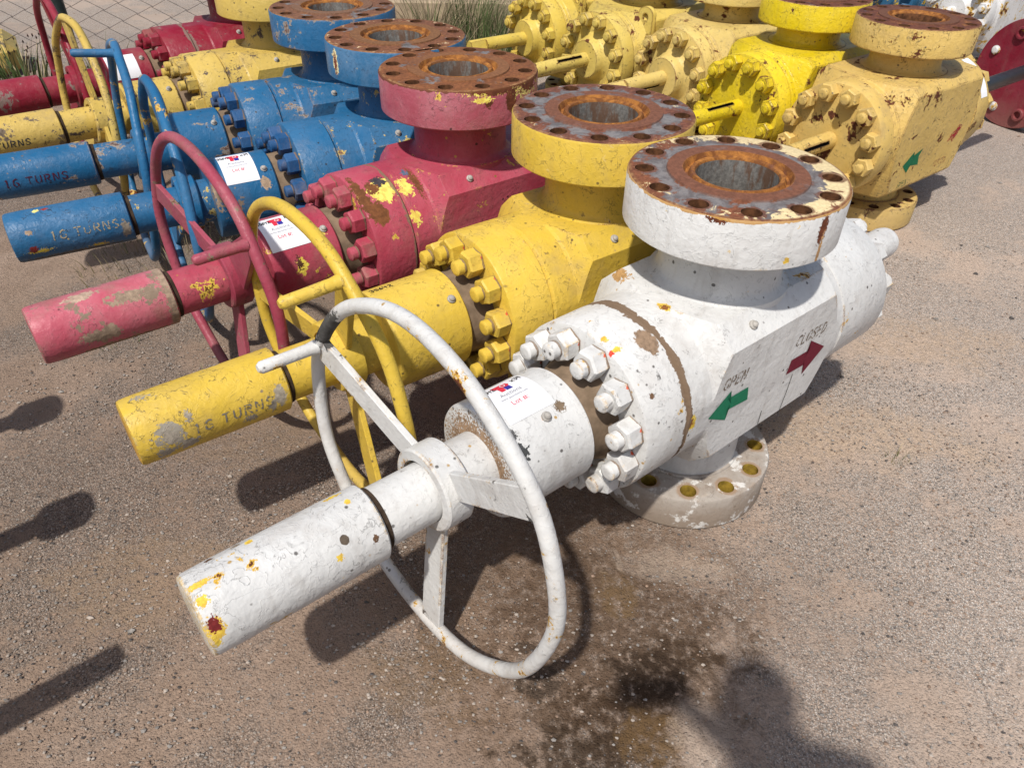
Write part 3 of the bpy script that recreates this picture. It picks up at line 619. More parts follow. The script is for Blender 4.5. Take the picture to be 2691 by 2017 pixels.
m_blueflange = paint('blue_paint_flange', (0.014, 0.125, 0.27), under=(0.62, 0.46, 0.16), chip=0.74, chip2=0.77, speck=0.3, streak=0.05, dust=0.16, crack=0.5, fade=0.3,
                     blobs=[((0.236, 0.041, 0.838), (0.025, 0.016, 0.036), (0.64, 0.50, 0.26), 0.5), ((0.236, 0.041, 0.835), (0.02, 0.008, 0.038), (0.13, 0.035, 0.02), 0.5)])
m_bluehous = paint('blue_paint_housing', BLUE, under=DUST, chip=0.69, chip2=0.76, speck=0.4, streak=0.05, dust=0.16, crack=0.4, fade=0.12, blobs=[((0.545, 0.11, 0.065), (0.016, 0.02, 0.02), (0.30, 0.22, 0.15), 0.5), ((0.70, 0.10, 0.06), (0.02, 0.05, 0.06), DUST, 0.7)])
m_bluewheel = paint('blue_paint_wheel', (0.013, 0.130, 0.29), under=(0.62, 0.40, 0.08), rust=(0.11, 0.03, 0.015), chip=0.665, chip2=0.70, speck=0.4, streak=0.05, dust=0.16, crack=0.2, fade=0.12)
m_bluenut = paint('blue_paint_nut', (0.009, 0.080, 0.22), chip=0.74, chip2=0.78, speck=0.2, dust=0.45, bands=[(0, 0.0, 0.005, BROWN, 0.85)], crack=0.2)
m_blueb = paint('blue_paint_second', BLUE, under=(0.28, 0.24, 0.20), rust=(0.09, 0.05, 0.04), chip=0.665, chip2=0.70, speck=0.8, streak=0.05, dust=0.16, edge=0.09, crack=0.4, fade=0.12)
f_blue = rusty_face('flange_face_blue', cream=0.35, grey=0.5, brown=(0.135, 0.055, 0.028), paintc=(0.60, 0.48, 0.30), ringc=(0.15, 0.07, 0.03))
f_blueb = rusty_face('flange_face_blue_second', cream=0.03, grey=0.45, brown=(0.130, 0.060, 0.034), ringc=(0.14, 0.075, 0.045))
m_yelf = paint('dirty_yellow_paint', (0.58, 0.41, 0.09), under=(0.12, 0.09, 0.06), rust=(0.07, 0.05, 0.04), chip=0.680, chip2=0.720, speck=1.4, dust=0.3, edge=0.09, crack=0.6, fleck=(0.08, 0.06, 0.04))
m_yelfc = paint('dirty_yellow_paint_cap', (0.56, 0.39, 0.085), under=(0.16, 0.12, 0.08), rust=(0.07, 0.05, 0.04), chip=0.660, chip2=0.720, speck=1.6, dust=0.5, crack=0.4, fleck=(0.08, 0.06, 0.04))
m_red = paint('dark_red_paint', RED, under=(0.22, 0.16, 0.14), rust=(0.16, 0.11, 0.09), chip=0.68, chip2=0.73, speck=0.3, dust=0.35, crack=0.3, bands=[(0, 0.302, 0.012, (0.20, 0.16, 0.13), 0.8)])
f_red = rusty_face('flange_face_red', cream=0.1, grey=0.4)

# ------------------------------------------------------------------ ground
def ground_mat():
    g = G('gravel_ground', '2D'); p = g.pos(); xy = g.sep(p)
    big = g.noise(p, 0.9, 4, 0.55); mid = g.noise(p, 3.4, 5, 0.6); f = g.noise(p, 38, 4, 0.65); ff = g.noise(p, 190, 3, 0.6)
    # the yard runs from brown packed soil, painted darker for lens vignetting too (wheel side), to pale crushed stone (far side of the row)
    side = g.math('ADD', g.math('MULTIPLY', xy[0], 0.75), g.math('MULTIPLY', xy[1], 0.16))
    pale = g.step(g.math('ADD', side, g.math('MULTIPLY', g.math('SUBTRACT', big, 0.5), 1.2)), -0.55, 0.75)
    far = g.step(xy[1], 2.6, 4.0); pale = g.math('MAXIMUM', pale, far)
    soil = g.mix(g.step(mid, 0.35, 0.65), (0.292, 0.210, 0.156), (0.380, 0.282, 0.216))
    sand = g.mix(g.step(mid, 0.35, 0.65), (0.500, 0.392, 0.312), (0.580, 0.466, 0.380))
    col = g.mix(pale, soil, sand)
    dens = g.step(g.math('ADD', g.noise(p, 1.7, 6, 0.68), g.math('MULTIPLY', pale, 0.05)), 0.43, 0.58)
    col = g.mix(g.math('MULTIPLY', g.step(ff, 0.38, 0.70), g.math('ADD', 0.18, g.math('MULTIPLY', dens, 0.40))), col, g.mix(pale, (0.135, 0.100, 0.076), (0.370, 0.290, 0.232)))
    hgt = g.math('MULTIPLY', f, 0.6)
    for sc, thr, keep, jit in ((105, 0.40, 0.26, 1), (175, 0.46, 0.55, 1), (300, 0.50, 0.72, 1)):
        vo = g.voro(g.vmath('ADD', p, (sc * 0.37, sc * 0.11, 0)), sc); rc = g.sep(vo.outputs['Color'])
        st = g.math('MULTIPLY', g.step(vo.outputs['Distance'], thr, thr - 0.14), g.step(rc[0], 1 - keep, 1 - keep + 0.04))
        hgt = g.math('ADD', hgt, g.math('MULTIPLY', st, 0.8 if sc < 200 else 0.5))
        st = g.math('MULTIPLY', st, g.math('ADD', 0.08, g.math('MULTIPLY', dens, 0.92)))
        tone = g.math('POWER', rc[1], 1.7)
        sc_ = g.mix(tone, g.mix(pale, (0.085, 0.070, 0.060), (0.21, 0.187, 0.165)), g.mix(pale, (0.50, 0.43, 0.37), (0.80, 0.74, 0.67)))
        sc_ = g.mix(g.math('MULTIPLY', g.step(rc[2], 0.7, 0.8), 0.35), sc_, (0.36, 0.24, 0.17))
        gap = g.math('MULTIPLY', g.step(vo.outputs['Distance'], thr - 0.10, thr + 0.14), g.math('MULTIPLY', dens, 0.40))
        col = g.mix(gap, col, g.mix(pale, (0.105, 0.078, 0.060), (0.315, 0.245, 0.195)))
        col = g.mix(g.math('MULTIPLY', st, 0.9), col, sc_)
    # oil and soil stains below and in front of the wheel
    n5 = g.noise(p, 5.5, 5, 0.62, 0.6); n6 = g.noise(p, 11, 5, 0.65, 0.8)
    for (c, r, cl, k, nz, amp, soft) in (
        ((-0.25, -0.50, 0), (0.40, 0.40, 1), (0.150, 0.098, 0.064), 0.80, n5, 0.45, 0.40),
        ((-0.20, -0.60, 0), (0.28, 0.27, 1), (0.082, 0.052, 0.033), 0.78, n6, 0.75, 0.25),
        ((-0.04, -0.61, 0), (0.10, 0.050, 1), (0.052, 0.032, 0.019), 0.85, n6, 0.70, 0.25),
        ((-0.10, -0.67, 0), (0.09, 0.060, 1), (0.034, 0.021, 0.013), 0.90, n6, 0.60, 0.25),
        ((-0.16, -0.77, 0), (0.13, 0.075, 1), (0.046, 0.027, 0.015), 0.88, n6, 0.60, 0.25),
        ((-0.22, -0.88, 0), (0.16, 0.070, 1), (0.040, 0.025, 0.015), 0.88, n6, 0.60, 0.25),
        ((-0.10, -0.82, 0), (0.07, 0.065, 1), (0.125, 0.075, 0.034), 0.80, n6, 0.70, 0.20),
        ((-0.35, -0.72, 0), (0.06, 0.035, 1), (0.050, 0.036, 0.026), 0.75, n6, 0.90, 0.15),
        ((-0.37, -0.64, 0), (0.07, 0.018, 1), (0.060, 0.042, 0.030), 0.70, n6, 0.80, 0.15),
        ((-0.17, -0.47, 0), (0.05, 0.06, 1), (0.150, 0.095, 0.045), 0.60, n6, 0.70, 0.25),
        ((-0.03, -0.36, 0), (0.13, 0.050, 1), (0.46, 0.375, 0.300), 0.40, n6, 0.90, 0.35),
        ((0.00, -0.80, 0), (0.055, 0.075, 1), (0.47, 0.380, 0.305), 0.45, n6, 0.80, 0.30),
        ((-0.62, -0.74, 0), (0.12, 0.09, 1), (0.150, 0.098, 0.055), 0.55, n5, 0.9, 0.3),
        ((-1.25, 0.00, 0), (0.24, 0.14, 1), (0.195, 0.138, 0.092), 0.65, n5, 0.8, 0.3),
        ((-1.35, -0.55, 0), (0.22, 0.14, 1), (0.240, 0.170, 0.112), 0.60, n5, 0.8, 0.3),
        ((0.50, 0.22, 0), (0.42, 0.14, 1), (0.400, 0.300, 0.215), 0.75, n5, 0.7, 0.4),
        ((0.95, 0.75, 0), (0.30, 0.16, 1), (0.390, 0.292, 0.210), 0.70, n5, 0.7, 0.4)):
        q = g.vmath('MULTIPLY', p, (1, 1, 0))
        m = g.blob(q, c, r, nz, amp * 0.6, soft)
        col = g.mix(g.math('MULTIPLY', m, g.math('MULTIPLY', g.step(f, 0.20, 0.62), k)), col, g.mix(ff, cl, tuple(x * 1.5 for x in cl)))
    hgt = g.math('ADD', hgt, g.math('MULTIPLY', ff, 0.5))
    g.bump(hgt, 0.75, 0.006)
    return g.fin(col, 0.93, 0.18)
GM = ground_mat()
def build_ground():
    mb = MB(); n = 120
    def coord(t): return t * 3.2 if abs(t) <= 1 else math.copysign(3.2 + (abs(t) - 1) ** 2 * 120, t)
    ts = [-2 + 4 * i / n for i in range(n + 1)]
    rg = random.Random(3); ph = [(rg.uniform(2, 7), rg.uniform(2, 7), rg.uniform(0, 6)) for _ in range(7)]
    for b in ts:
        for a in ts:
            x, y = coord(a), coord(b) + 1.2
            z = -0.003 + 0.0012 * sum(math.sin(p * x + q * y + s) for p, q, s in ph) / 2
            mb.v.append((x, y, min(z, 0.0)))
    for j in range(n):
        for i in range(n):
            k = j * (n + 1) + i; mb.f.append((k, k + 1, k + n + 2, k + n + 1)); mb.mi.append(0)
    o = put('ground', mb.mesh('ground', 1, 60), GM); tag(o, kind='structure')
build_ground()

# ------------------------------------------------------------------ front row
v_white = gate_valve('gate_valve', (0, 0), 225.42, m_whitebody, (m_whitenut, m_whitenut), f_white,
    'white gate valve nearest the camera, red and green arrows on its side',
    wheel=(0.861, 0.033, 0.043), spin=155, handle=155, wm=m_whitewheel, capm=m_whitecap, fit=(0.599, 57), bonm=m_whitebon, fitm=m_whitehous, facetop=m_whitet, botm=m_whitebot)
lot_label(v_white, 0.562, 0.678, 65, 122)
# side print of the white valve
def on_side(vs):
    return lambda x, y: (x, vs, y)
GRN = worn('stencil_green', (0.012, 0.20, 0.10), 0.95); MAR = worn('stencil_maroon', (0.17, 0.012, 0.030), 1.0)
GRY = worn('stencil_grey_brown', (0.22, 0.17, 0.13), 0.2)
def side_print(parent, vs, green, red, texts=True, gm=GRN, rm=MAR):
    f = on_side(vs + 0.0012)
    def fan(pts):
        c = (sum(p[0] for p in pts) / len(pts), sum(p[1] for p in pts) / len(pts))
        return [[c, pts[i], pts[(i + 1) % len(pts)]] for i in range(len(pts))]
    put('open_arrow', patch(fan(green), f, 'arrow_open'), gm, parent); put('closed_arrow', patch(fan(red), f, 'arrow_closed'), rm, parent)
    if texts:
        for txt, u0, z0, h in (('OPEN', 0.192, 0.500, 0.029), ('CLOSED', -0.082, 0.499, 0.030)):
            ln, w = stencil(txt, h, 0.25, 1.2, 0.86)
            put('stencil_lettering', patch(strokes_to_quads([[(u0 - x, z0 + y - 0.05 * x) for x, y in l] for l in ln], 0.0042, 0.05), f, 'word_' + txt.lower()), GRY, parent)
ga = [(0.225, 0.437), (0.155, 0.484), (0.163, 0.464), (0.086, 0.461), (0.076, 0.419), (0.157, 0.427), (0.153, 0.396)]
ra = [(-0.236, 0.437), (-0.156, 0.488), (-0.163, 0.458), (-0.085, 0.460), (-0.078, 0.419), (-0.158, 0.415), (-0.160, 0.383)]
side_print(v_white, 0.2005, ga, ra)
SCRM = worn('black_scratch', (0.03, 0.03, 0.03), 0.7)
for l in ([(-0.112, 0.405), (-0.108, 0.35), (-0.100, 0.296)], [(-0.008, 0.340), (-0.007, 0.297)]):
    put('scratch_line', patch(strokes_to_quads([l], 0.003, 0.05), on_side(0.2017), 'scratch'), SCRM, v_white)

T_GREY = worn('stencil_grey', (0.20, 0.185, 0.16), 0.22); T_TAN = worn('stencil_tan', (0.40, 0.34, 0.22), 0.2)
T_DARK = worn('stencil_dark_red', (0.075, 0.012, 0.030), 0.3); T_NAVY = worn('stencil_navy', (0.03, 0.035, 0.05), 0.45)
v_yel = gate_valve('gate_valve', (-0.296, 0.373), 222.8, m_yel, (m_yelnut, m_yelnut), f_yel, 'yellow gate valve between the white and the faded red ones, pen number on its housing',
    wheel=(0.853, 0.029, -0.038), spin=57, handle=57, capm=m_yelcap)
turns(v_yel, 1.196, -4, 0.024, T_GREY)
qs = strokes_to_quads([[(x * 1.25, y * 1.0) for x, y in l] for l in SCR1], 0.0024, 0.004)
put('pen_mark', patch(qs, on_cyl(0.704, 99, 0.1304, H), 'pen_number'), INKK, v_yel)
v_pink = gate_valve('gate_valve', (-0.735, 0.709), 224.1, m_pinkbody, (m_pinknut, m_pinknut), f_pink, 'faded red gate valve with pink bleached paint and a lot sticker',
    wheel=(0.838, 0.056, 0.016), spin=37, handle=37, wm=m_pinkwheel, capm=m_pinkcap, bonm=m_pinkbon, fitm=m_pinkhous, facetop=m_pinkflange, wide=True)
lot_label(v_pink, 0.588, 0.702, 40, 97)
v_blue = gate_valve('gate_valve', (-1.011, 1.064), 216.8, m_blue, (m_bluenut, m_bluenut), f_blue, 'nearer blue gate valve with a lot sticker and tan lettering on its cap',
    wheel=(0.825, -0.017, 0.049), spin=100, wm=m_bluewheel, capm=m_bluecap, fitm=m_bluehous, facetop=m_blueflange)
lot_label(v_blue, 0.560, 0.668, 37, 97)
turns(v_blue, 1.205, 2, 0.026, T_TAN)
v_blue2 = gate_valve('gate_valve', (-1.352, 1.458), 215.9, m_blueb, (m_bluenut, m_bluenut), f_blueb, 'blue gate valve behind the other blue one, dark red lettering on its cap',
    wheel=(0.838, -0.01, 0.117), spin=78, handle=78, wm=m_bluewheel)
turns(v_blue2, 1.272, -10, 0.027, T_DARK)
v_yelf = gate_valve('gate_valve', (-1.756, 1.868), 222.5, m_yelf, (m_yelf, m_yelf), f_yel, 'dirty yellow gate valve between the blue ones and the dark red one',
    wheel=(0.859, 0.056, 0.108), spin=100, capm=m_yelfc)
turns(v_yelf, 1.285, -14, 0.025, T_NAVY)
v_red = gate_valve('gate_valve', (-2.112, 2.305), 224.4, m_red, (m_red, m_red), f_red, 'dark red gate valve by the chain-link fence, last of the front row',
    wheel=(0.856, -0.022, 0.014), spin=95, wm=m_red)
lot_label(v_red, 0.566, 0.697, 15, 67, logo=False)

# ------------------------------------------------------------------ second row: larger valves without wheels, bare stems
HB = 0.424
M_BBODY = block(0.232, (0.330, -0.330), 0.030, None, None, None, None, 'valve_body_large',
                cone=[(0.330, 0), (0.330, 0.205), (0.318, 0.222), (0.296, 0.226), (0.248, 0.305), (-0.265, 0.305), (-0.315, 0.226), (-0.330, 0.226), (-0.330, 0)])
M_BNECKT = MB().lathe([(0.635, 0.178), (0.657, 0.177), (0.660, 0.158), (0.667, 0.148), (0.678, 0.143), (0.75, 0.143)], 'z', 64).mesh('neck_top_large', 1, 50)
M_BNECKB = MB().lathe([(0.09, 0.143), (0.17, 0.143), (0.19, 0.15), (0.20, 0.178), (0.22, 0.178)], 'z', 64).mesh('neck_bottom_large', 1, 50)
M_BFT = flange_mesh('top_flange_large', 0.740, 0.848); M_BFB = flange_mesh('bottom_flange_large', 0.0, 0.106)
M_BBON = bonnet(0.332, 0.424, 0.228, 'bonnet_flange_large'); M_BBONR = bonnet(-0.332, -0.450, 0.228, 'bonnet_flange_large_rear')
M_BBOSS = MB().lathe([(0.42, 0.135), (0.434, 0.113), (0.45, 0.103), (0.478, 0.100), (0.485, 0.094), (0.485, 0.02)], 'x', 56).mesh('stem_boss', 1, 35)
def stem_mesh(slot=True):
    prof = [(0.41, 0), (0.41, 0.036), (0.70, 0.036), (0.76, 0.0355), (0.855, 0.0345), (0.862, 0.031), (0.863, 0)]
    me = MB().lathe(prof, 'x', 40).mesh('valve_stem', 2, 0)
    cut = MB().box(0.53, 0.70, 0.024, 0.06, -0.007, 0.007, 1).box(0.76, 0.90, -0.06, 0.06, 0.026, 0.06, 0).mesh('slot', 2, 0)
    return finish(boolean(me, [cut], 'DIFFERENCE'), 30)
M_STEM = stem_mesh()
while len(M_STEM.materials) < 2: M_STEM.materials.append(None)
M_LTAIL = MB().lathe([(-0.424, 0), (-0.424, 0.09), (-0.47, 0.09), (-0.475, 0.05), (-0.60, 0.05), (-0.605, 0.042), (-0.63, 0.042), (-0.632, 0.036), (-1.36, 0.036), (-1.37, 0.03), (-1.371, 0)], 'x', 32).mesh('tail_rod_long', 1, 35)
M_BTAIL = MB().lathe([(-0.424, 0), (-0.424, 0.07), (-0.445, 0.07), (-0.45, 0.045), (-0.455, 0.036), (-0.70, 0.034), (-0.71, 0.028), (-0.711, 0)], 'x', 32).mesh('tail_rod', 1, 35)
def lug_mesh():
    a = MB(); n = 20; pts = [(-0.05, -0.06), (0.05, -0.06), (0.05, 0.03)] + [(0.05 * math.cos(R(18 * k)), 0.03 + 0.04 * math.sin(R(18 * k))) for k in range(1, 10)] + [(-0.05, 0.03)]
    m = len(pts); vs = [(0.014, p, q) for p, q in pts] + [(-0.014, p, q) for p, q in pts]
    a.add(vs, [tuple(range(m)), tuple(reversed(range(m, 2 * m)))] + [(k, k + m, (k + 1) % m + m, (k + 1) % m) for k in range(m)])
    c = MB().lathe([(-0.05, 0), (-0.05, 0.018), (0.05, 0.018), (0.05, 0)], 'x', 20, c=(0, 0, 0.02)).mesh('lughole', 1, 0)
    return finish(boolean(a.mesh('lifting_lug', 1, 0), [c], 'DIFFERENCE'), 30)
M_LUG = lug_mesh()
SLOT = plain('slot_dark', (0.012, 0.010, 0.009), 0.9, 0.1, 0.3)
M_SNUT = MB().lathe([(0.76, 0.03), (0.76, 0.060), (0.77, 0.066), (0.845, 0.066), (0.855, 0.058), (0.856, 0.03)], 'x', 24).mesh('stem_drive_nut', 1, 30)
def stem_valve(loc, yaw, pm, face, label, nutm=None, boss=True, spin=0, lug=None, tailm=None, tailmesh=None, roll=0, pitch=0, bonm=None, group='larger gate valves with bare stems in the second row', facetop=None, dnut=False, stemm=None, lengthen=0.0):
    t = empty('gate_valve', (loc[0], loc[1], 0), R(yaw)); tag(t, label, 'gate valve', group)
    t.rotation_euler = (R(roll), R(pitch), R(yaw)); nutm = nutm or pm
    put('body', M_BBODY, pm, t, (0, 0, HB)); put('neck', M_BNECKT, pm, t); put('neck', M_BNECKB, pm, t)
    put('top_flange', M_BFT, [facetop or pm, face, HOLE, HOLE], t); put('bottom_flange', M_BFB, [pm, pm, HOLE, HOLE], t)
    put('bonnet_flange', M_BBON, bonm or pm, t, (0, 0, HB)); put('bonnet_flange', M_BBONR, pm, t, (0, 0, HB))
    nut_ring(t, 0.424, 0.193, HB, (nutm, nutm), nut=NUTB, stud=STUDB, t=0.040)
    nut_ring(t, -0.450, 0.193, HB, (nutm, nutm), -1, nut=NUTB, stud=STUDB, t=0.040)
    if boss: put('stem_boss', M_BBOSS, pm, t, (0, 0, HB))
    sx = 0.0 if boss else -0.055
    put('stem', M_STEM, [stemm or pm, SLOT], t, (sx + lengthen, 0, HB), (R(spin), 0, 0))
    if dnut: put('drive_nut', M_SNUT, pm, t, (sx + lengthen, 0, HB))
    put('tail_rod', tailmesh or M_BTAIL, tailm or pm, t, (0, 0, HB))
    for (x, y, z, rz) in (lug or []): put('lifting_lug', M_LUG, pm, t, (x, y, z), (0, 0, R(rz)))
    return t
FL2 = (0.075, 0.035, 0.02)
m_tan = paint('tan_yellow_paint', TAN, under=(0.66, 0.48, 0.12), chip=0.670, chip2=0.680, speck=0.9, dust=0.2, crack=0.8, fleck=(0.06, 0.055, 0.05), bump=0.7, edge=0.22)
m_tans = paint('tan_yellow_paint_bonnet', TAN, under=(0.55, 0.40, 0.10), chip=0.672, chip2=0.679, speck=0.9, dust=0.4, crack=0.5, fleck=(0.07, 0.065, 0.055))
m_lem = paint('lemon_yellow_paint', LEMON, under=(0.60, 0.50, 0.05), chip=0.688, chip2=0.693, speck=0.7, dust=0.12, crack=0.8, fleck=FL2, bump=0.7, rough=0.3, edge=0.22)
m_cream = paint('cream_yellow_paint', (0.68, 0.51, 0.16), under=(0.50, 0.36, 0.10), chip=0.685, chip2=0.690, speck=0.8, dust=0.2, crack=0.7, fleck=FL2, edge=0.22)
m_cream2 = paint('pale_yellow_paint', (0.66, 0.50, 0.115), under=(0.50, 0.36, 0.10), chip=0.685, chip2=0.690, speck=0.7, dust=0.2, crack=0.6, fleck=FL2, edge=0.22)
m_cream3 = paint('ochre_yellow_paint', (0.64, 0.475, 0.080), under=(0.50, 0.36, 0.10), chip=0.705, chip2=0.710, speck=0.6, dust=0.2, crack=0.6, fleck=FL2, edge=0.22)
f_dark = rusty_face('flange_face_dark', cream=0.0, grey=0.15, brown=(0.095, 0.033, 0.020), ringc=(0.105, 0.045, 0.026))
BLK = plain('black_rod', (0.014, 0.014, 0.014), 0.35, 0.5, 0.4, 40)
v_r1 = stem_valve((0.977, 1.889), 223.5, m_tan, f_dark, 'tan-yellow gate valve right of the white flange, small green arrow on its side', m_tans, boss=False, spin=18, tailm=BLK, tailmesh=M_LTAIL, bonm=m_tans)
side_print(v_r1, 0.232, [(0.20, 0.335), (0.135, 0.385), (0.135, 0.365), (0.07, 0.385), (0.085, 0.355), (0.07, 0.315), (0.14, 0.325), (0.15, 0.295)],
           [(-0.235, 0.425), (-0.200, 0.435), (-0.185, 0.415), (-0.15, 0.40), (-0.135, 0.37), (-0.17, 0.375), (-0.185, 0.360)], False, worn('stencil_green_worn', (0.012, 0.16, 0.07), 0.62), worn('stencil_red', (0.42, 0.02, 0.04), 0.1))
for txt, u0, z0, cl in (('OPEN', 0.19, 0.235, (0.02, 0.14, 0.06)), ('CLOSED', -0.08, 0.27, (0.35, 0.10, 0.06))):
    ln, w_ = stencil(txt, 0.026, 0.2, 1.2, 0.8)
    put('stencil_lettering', patch(strokes_to_quads([[(u0 - x, z0 + y) for x, y in l] for l in ln], 0.004, 0.05), on_side(0.2332), 'small_word'), worn('worn_' + txt.lower(), cl, 0.05), v_r1)
lab = put('lot_label', patch(grid_quads(0, 0.055, 0, 0.20, 2, 10), on_cyl(-0.372, 22, 0.2292, HB), 'label_sheet_small'), PAPER, v_r1); tag(lab, 'white paper sticker on the rear bonnet')
v_r2 = stem_valve((0.651, 2.263), 222.5, m_lem, f_dark, 'bright lemon-yellow gate valve with slotted stem', boss=False, spin=62)
v_r3 = stem_valve((0.360, 2.732), 224.7, m_cream, f_dark, 'cream-yellow gate valve just behind the lemon-yellow one', spin=-40)
v_r4 = stem_valve((-0.044, 3.019), 225.2, m_cream2, f_dark, 'pale yellow gate valve, fourth of the stem row, long keyway on top of its stem', spin=48, lug=[(0.255, 0.21, HB + 0.20, 0)])
v_r5 = stem_valve((-0.396, 3.393), 222.0, m_cream3, f_dark, 'ochre-yellow gate valve beside the tall grass, last of the stem row', spin=-70, lug=[(0.255, 0.21, HB + 0.20, 0)])

# third row, seen only at the top right corner
m_white3 = paint('white_paint_far', (0.70, 0.70, 0.69), under=(0.58, 0.38, 0.08), chip=0.64, chip2=0.68, speck=0.8, dust=0.3, crack=0.4)
m_blue3 = paint('blue_paint_far', (0.03, 0.13, 0.25), under=(0.60, 0.42, 0.06), chip=0.66, chip2=0.72, speck=0.6, dust=0.3, crack=0.4)
stem_valve((2.44, 4.62), 222, m_white3, f_dark, 'white gate valve with rust and yellow patches behind the dark red disc', group='gate valves of the row behind', roll=0)
stem_valve((2.08, 5.05), 222, m_blue3, f_dark, 'blue gate valve behind the brown rusted flange at the top edge', group='gate valves of the row behind')
def blind_flange():
    t = empty('blind_flange', (2.20, 3.27, 0), R(211)); tag(t, 'dark red round blind flange standing on edge with white bolts', 'flange')
    prof = [(-0.045, 0), (-0.045, 0.298), (-0.041, 0.302), (0.041, 0.302), (0.045, 0.298), (0.045, 0)]
    me = MB().lathe(prof, 'x', 96, c=(0, 0, 0.302)).mesh('disc', 1, 0)
    cm = MB()
    for k in range(8):
        if k % 2 == 0:
            a = R(45 * k + 22); cm.lathe([(-0.1, 0), (-0.1, 0.024), (0.1, 0.024), (0.1, 0)], 'x', 20, c=(0, 0.225 * math.cos(a), 0.302 + 0.225 * math.sin(a)))
    rm = paint('blind_flange_red', (0.22, 0.010, 0.028), chip=0.76, chip2=0.8, speck=0.1, dust=0.15, crack=0.2, fade=0.1)
    put('disc', finish(boolean(me, [cm.mesh('c', 1, 0)], 'DIFFERENCE'), 30), rm, t)
    for k in range(8):
        a = R(45 * k + 22); y, z = 0.225 * math.cos(a), 0.302 + 0.225 * math.sin(a)
        if k % 2: 
            o = put('bolt', STUDB, m_white3, t, (0.043, y, z)); put('washer', MB().lathe([(0, 0.026), (0.005, 0.026), (0.006, 0.024), (0.006, 0.0)], 'x', 24).mesh('washer', 1, 30), m_white3, t, (0.044, y, z))
        else:
            put('plug', MB().lathe([(0.0, 0.036), (0.020, 0.036), (0.024, 0.032), (0.024, 0.022), (0.006, 0.020), (0.006, 0.0)], 'x', 24).mesh('plug', 1, 30), rm, t, (0.040, y, z))
blind_flange()

# row on the other side of the aisle, left of the frame: its stems throw the three shadows on the soil
Dv = Vector((math.cos(R(225.42)), math.sin(R(225.42)), 0)); Vv = Vector((-math.sin(R(225.42)), math.cos(R(225.42)), 0))
for (u, w, dn, wd) in ((1.675, -0.245, False, 'straight lowest'), (1.600, -0.765, True, 'knobbed middle'), (1.555, -1.270, True, 'knobbed topmost')):
    p = Dv * (u + 0.863) + Vv * w
    stem_valve((p.x, p.y), 45.42, m_cream2, f_dark, 'gate valve across the aisle casting the ' + wd + ' of three stem shadows', dnut=dn, group='gate valves across the aisle')

# ------------------------------------------------------------------ fence behind the front row
PG = plain('post_dark_green', (0.020, 0.032, 0.030), 0.5, 0.4, 0.3, 20); WIRE = plain('galvanised_wire', (0.045, 0.038, 0.034), 0.6, 0.3, 0.3, 60)
fence = empty('chain_link_fence', (-3.83, 3.33, 0), R(-6)); tag(fence, 'chain-link fence with a dark green post behind the dark red valve', 'fence')
for s_ in (-1.75, 0.03, 1.95):
    put('post', MB().tube([(0, 0, -0.02), (0, 0, 1.85), (0, 0, 1.87)], [0.045, 0.045, 0.02], 16).mesh('fence_post', 1, 40), PG, fence, (s_, 0.0, 0))
PW, PHt = 0.118, 0.104
zz = []
for k in range(34):
    zz.append(((PW / 2) * (1 if k % 2 else -1) * 0.98, 0.004 * (1 if k % 2 else -1), 0.03 + k * PHt / 2))
M_WIRE = MB().tube(zz, 0.0030, 5, False).mesh('fence_wire', 1, 60)
for k in range(31):
    put('wire', M_WIRE, WIRE, fence, (-1.70 + k * PW, 0.0, 0.16 - 0.004 * k + (0.0 if k % 2 == 0 else PHt / 2)))

# ------------------------------------------------------------------ grass and weeds
GD = plain('dry_grass', (0.30, 0.25, 0.15), 0.8, 0.2, 0.35, 9); GG = plain('green_grass', (0.085, 0.125, 0.040), 0.7, 0.25, 0.4, 9); GK = plain('weed_green', (0.045, 0.075, 0.025), 0.7, 0.25, 0.4, 12)
SD = plain('seed_heads', (0.06, 0.035, 0.03), 0.9, 0.1, 0.4, 30)
def clump(name, loc, h, rad, n, dry, label, lean=(0, 0), w=0.0035, seeds=0, cat='grass', group=None):
    mb = MB(); rg = random.Random(int(abs(loc[0] * 917 + loc[1] * 331)) + n)
    for i in range(n):
        a = rg.uniform(0, 6.283); r = rad * math.sqrt(rg.random()) * 0.55; b = Vector((r * math.cos(a), r * math.sin(a), -0.01))
        hh = h * rg.uniform(0.45, 1.05); out = rg.uniform(0.15, 0.75) * hh * (0.4 + r / max(rad, 1e-3))
        d = Vector((math.cos(a + rg.uniform(-.9, .9)), math.sin(a + rg.uniform(-.9, .9)), 0)); side = Vector((-d.y, d.x, 0))
        if rg.random() < 0.5: side = Vector((math.cos(rg.uniform(0, 6.28)), math.sin(rg.uniform(0, 6.28)), 0))
        ww = w * rg.uniform(0.6, 1.4); prev = None; o = len(mb.v); K = 5
        mi = 0 if rg.random() < dry else 1
        for k in range(K + 1):
            t = k / K; p = b + d * out * t ** 1.8 + Vector((lean[0], lean[1], 0)) * hh * t * t + Vector((0, 0, hh * (t - 0.18 * t * t)))
            q = ww * (1 - t * 0.92)
            mb.v += [tuple(p - side * q), tuple(p + side * q)]
        for k in range(K): mb.f.append((o + 2 * k, o + 2 * k + 1, o + 2 * k + 3, o + 2 * k + 2)); mb.mi.append(mi)
        if i < seeds:
            p = Vector(mb.v[-1]); mb.lathe([(-0.012, 0), (0, 0.006), (0.012, 0)], 'z', 5, c=tuple(p), mats=[2, 2])
    o = put(name, mb.mesh('grass_clump', 3, 60, fix=False), [GD, GG, SD], None, (loc[0], loc[1], 0)); tag(o, label, cat, group)
    return o
gl = 'tall grass between the front and second rows'
clump('grass_clump', (-1.58, 4.45), 0.62, 0.35, 260, 0.75, 'dry straw-coloured grass clump just right of the far blue flange', (0.1, -0.1), group=gl)
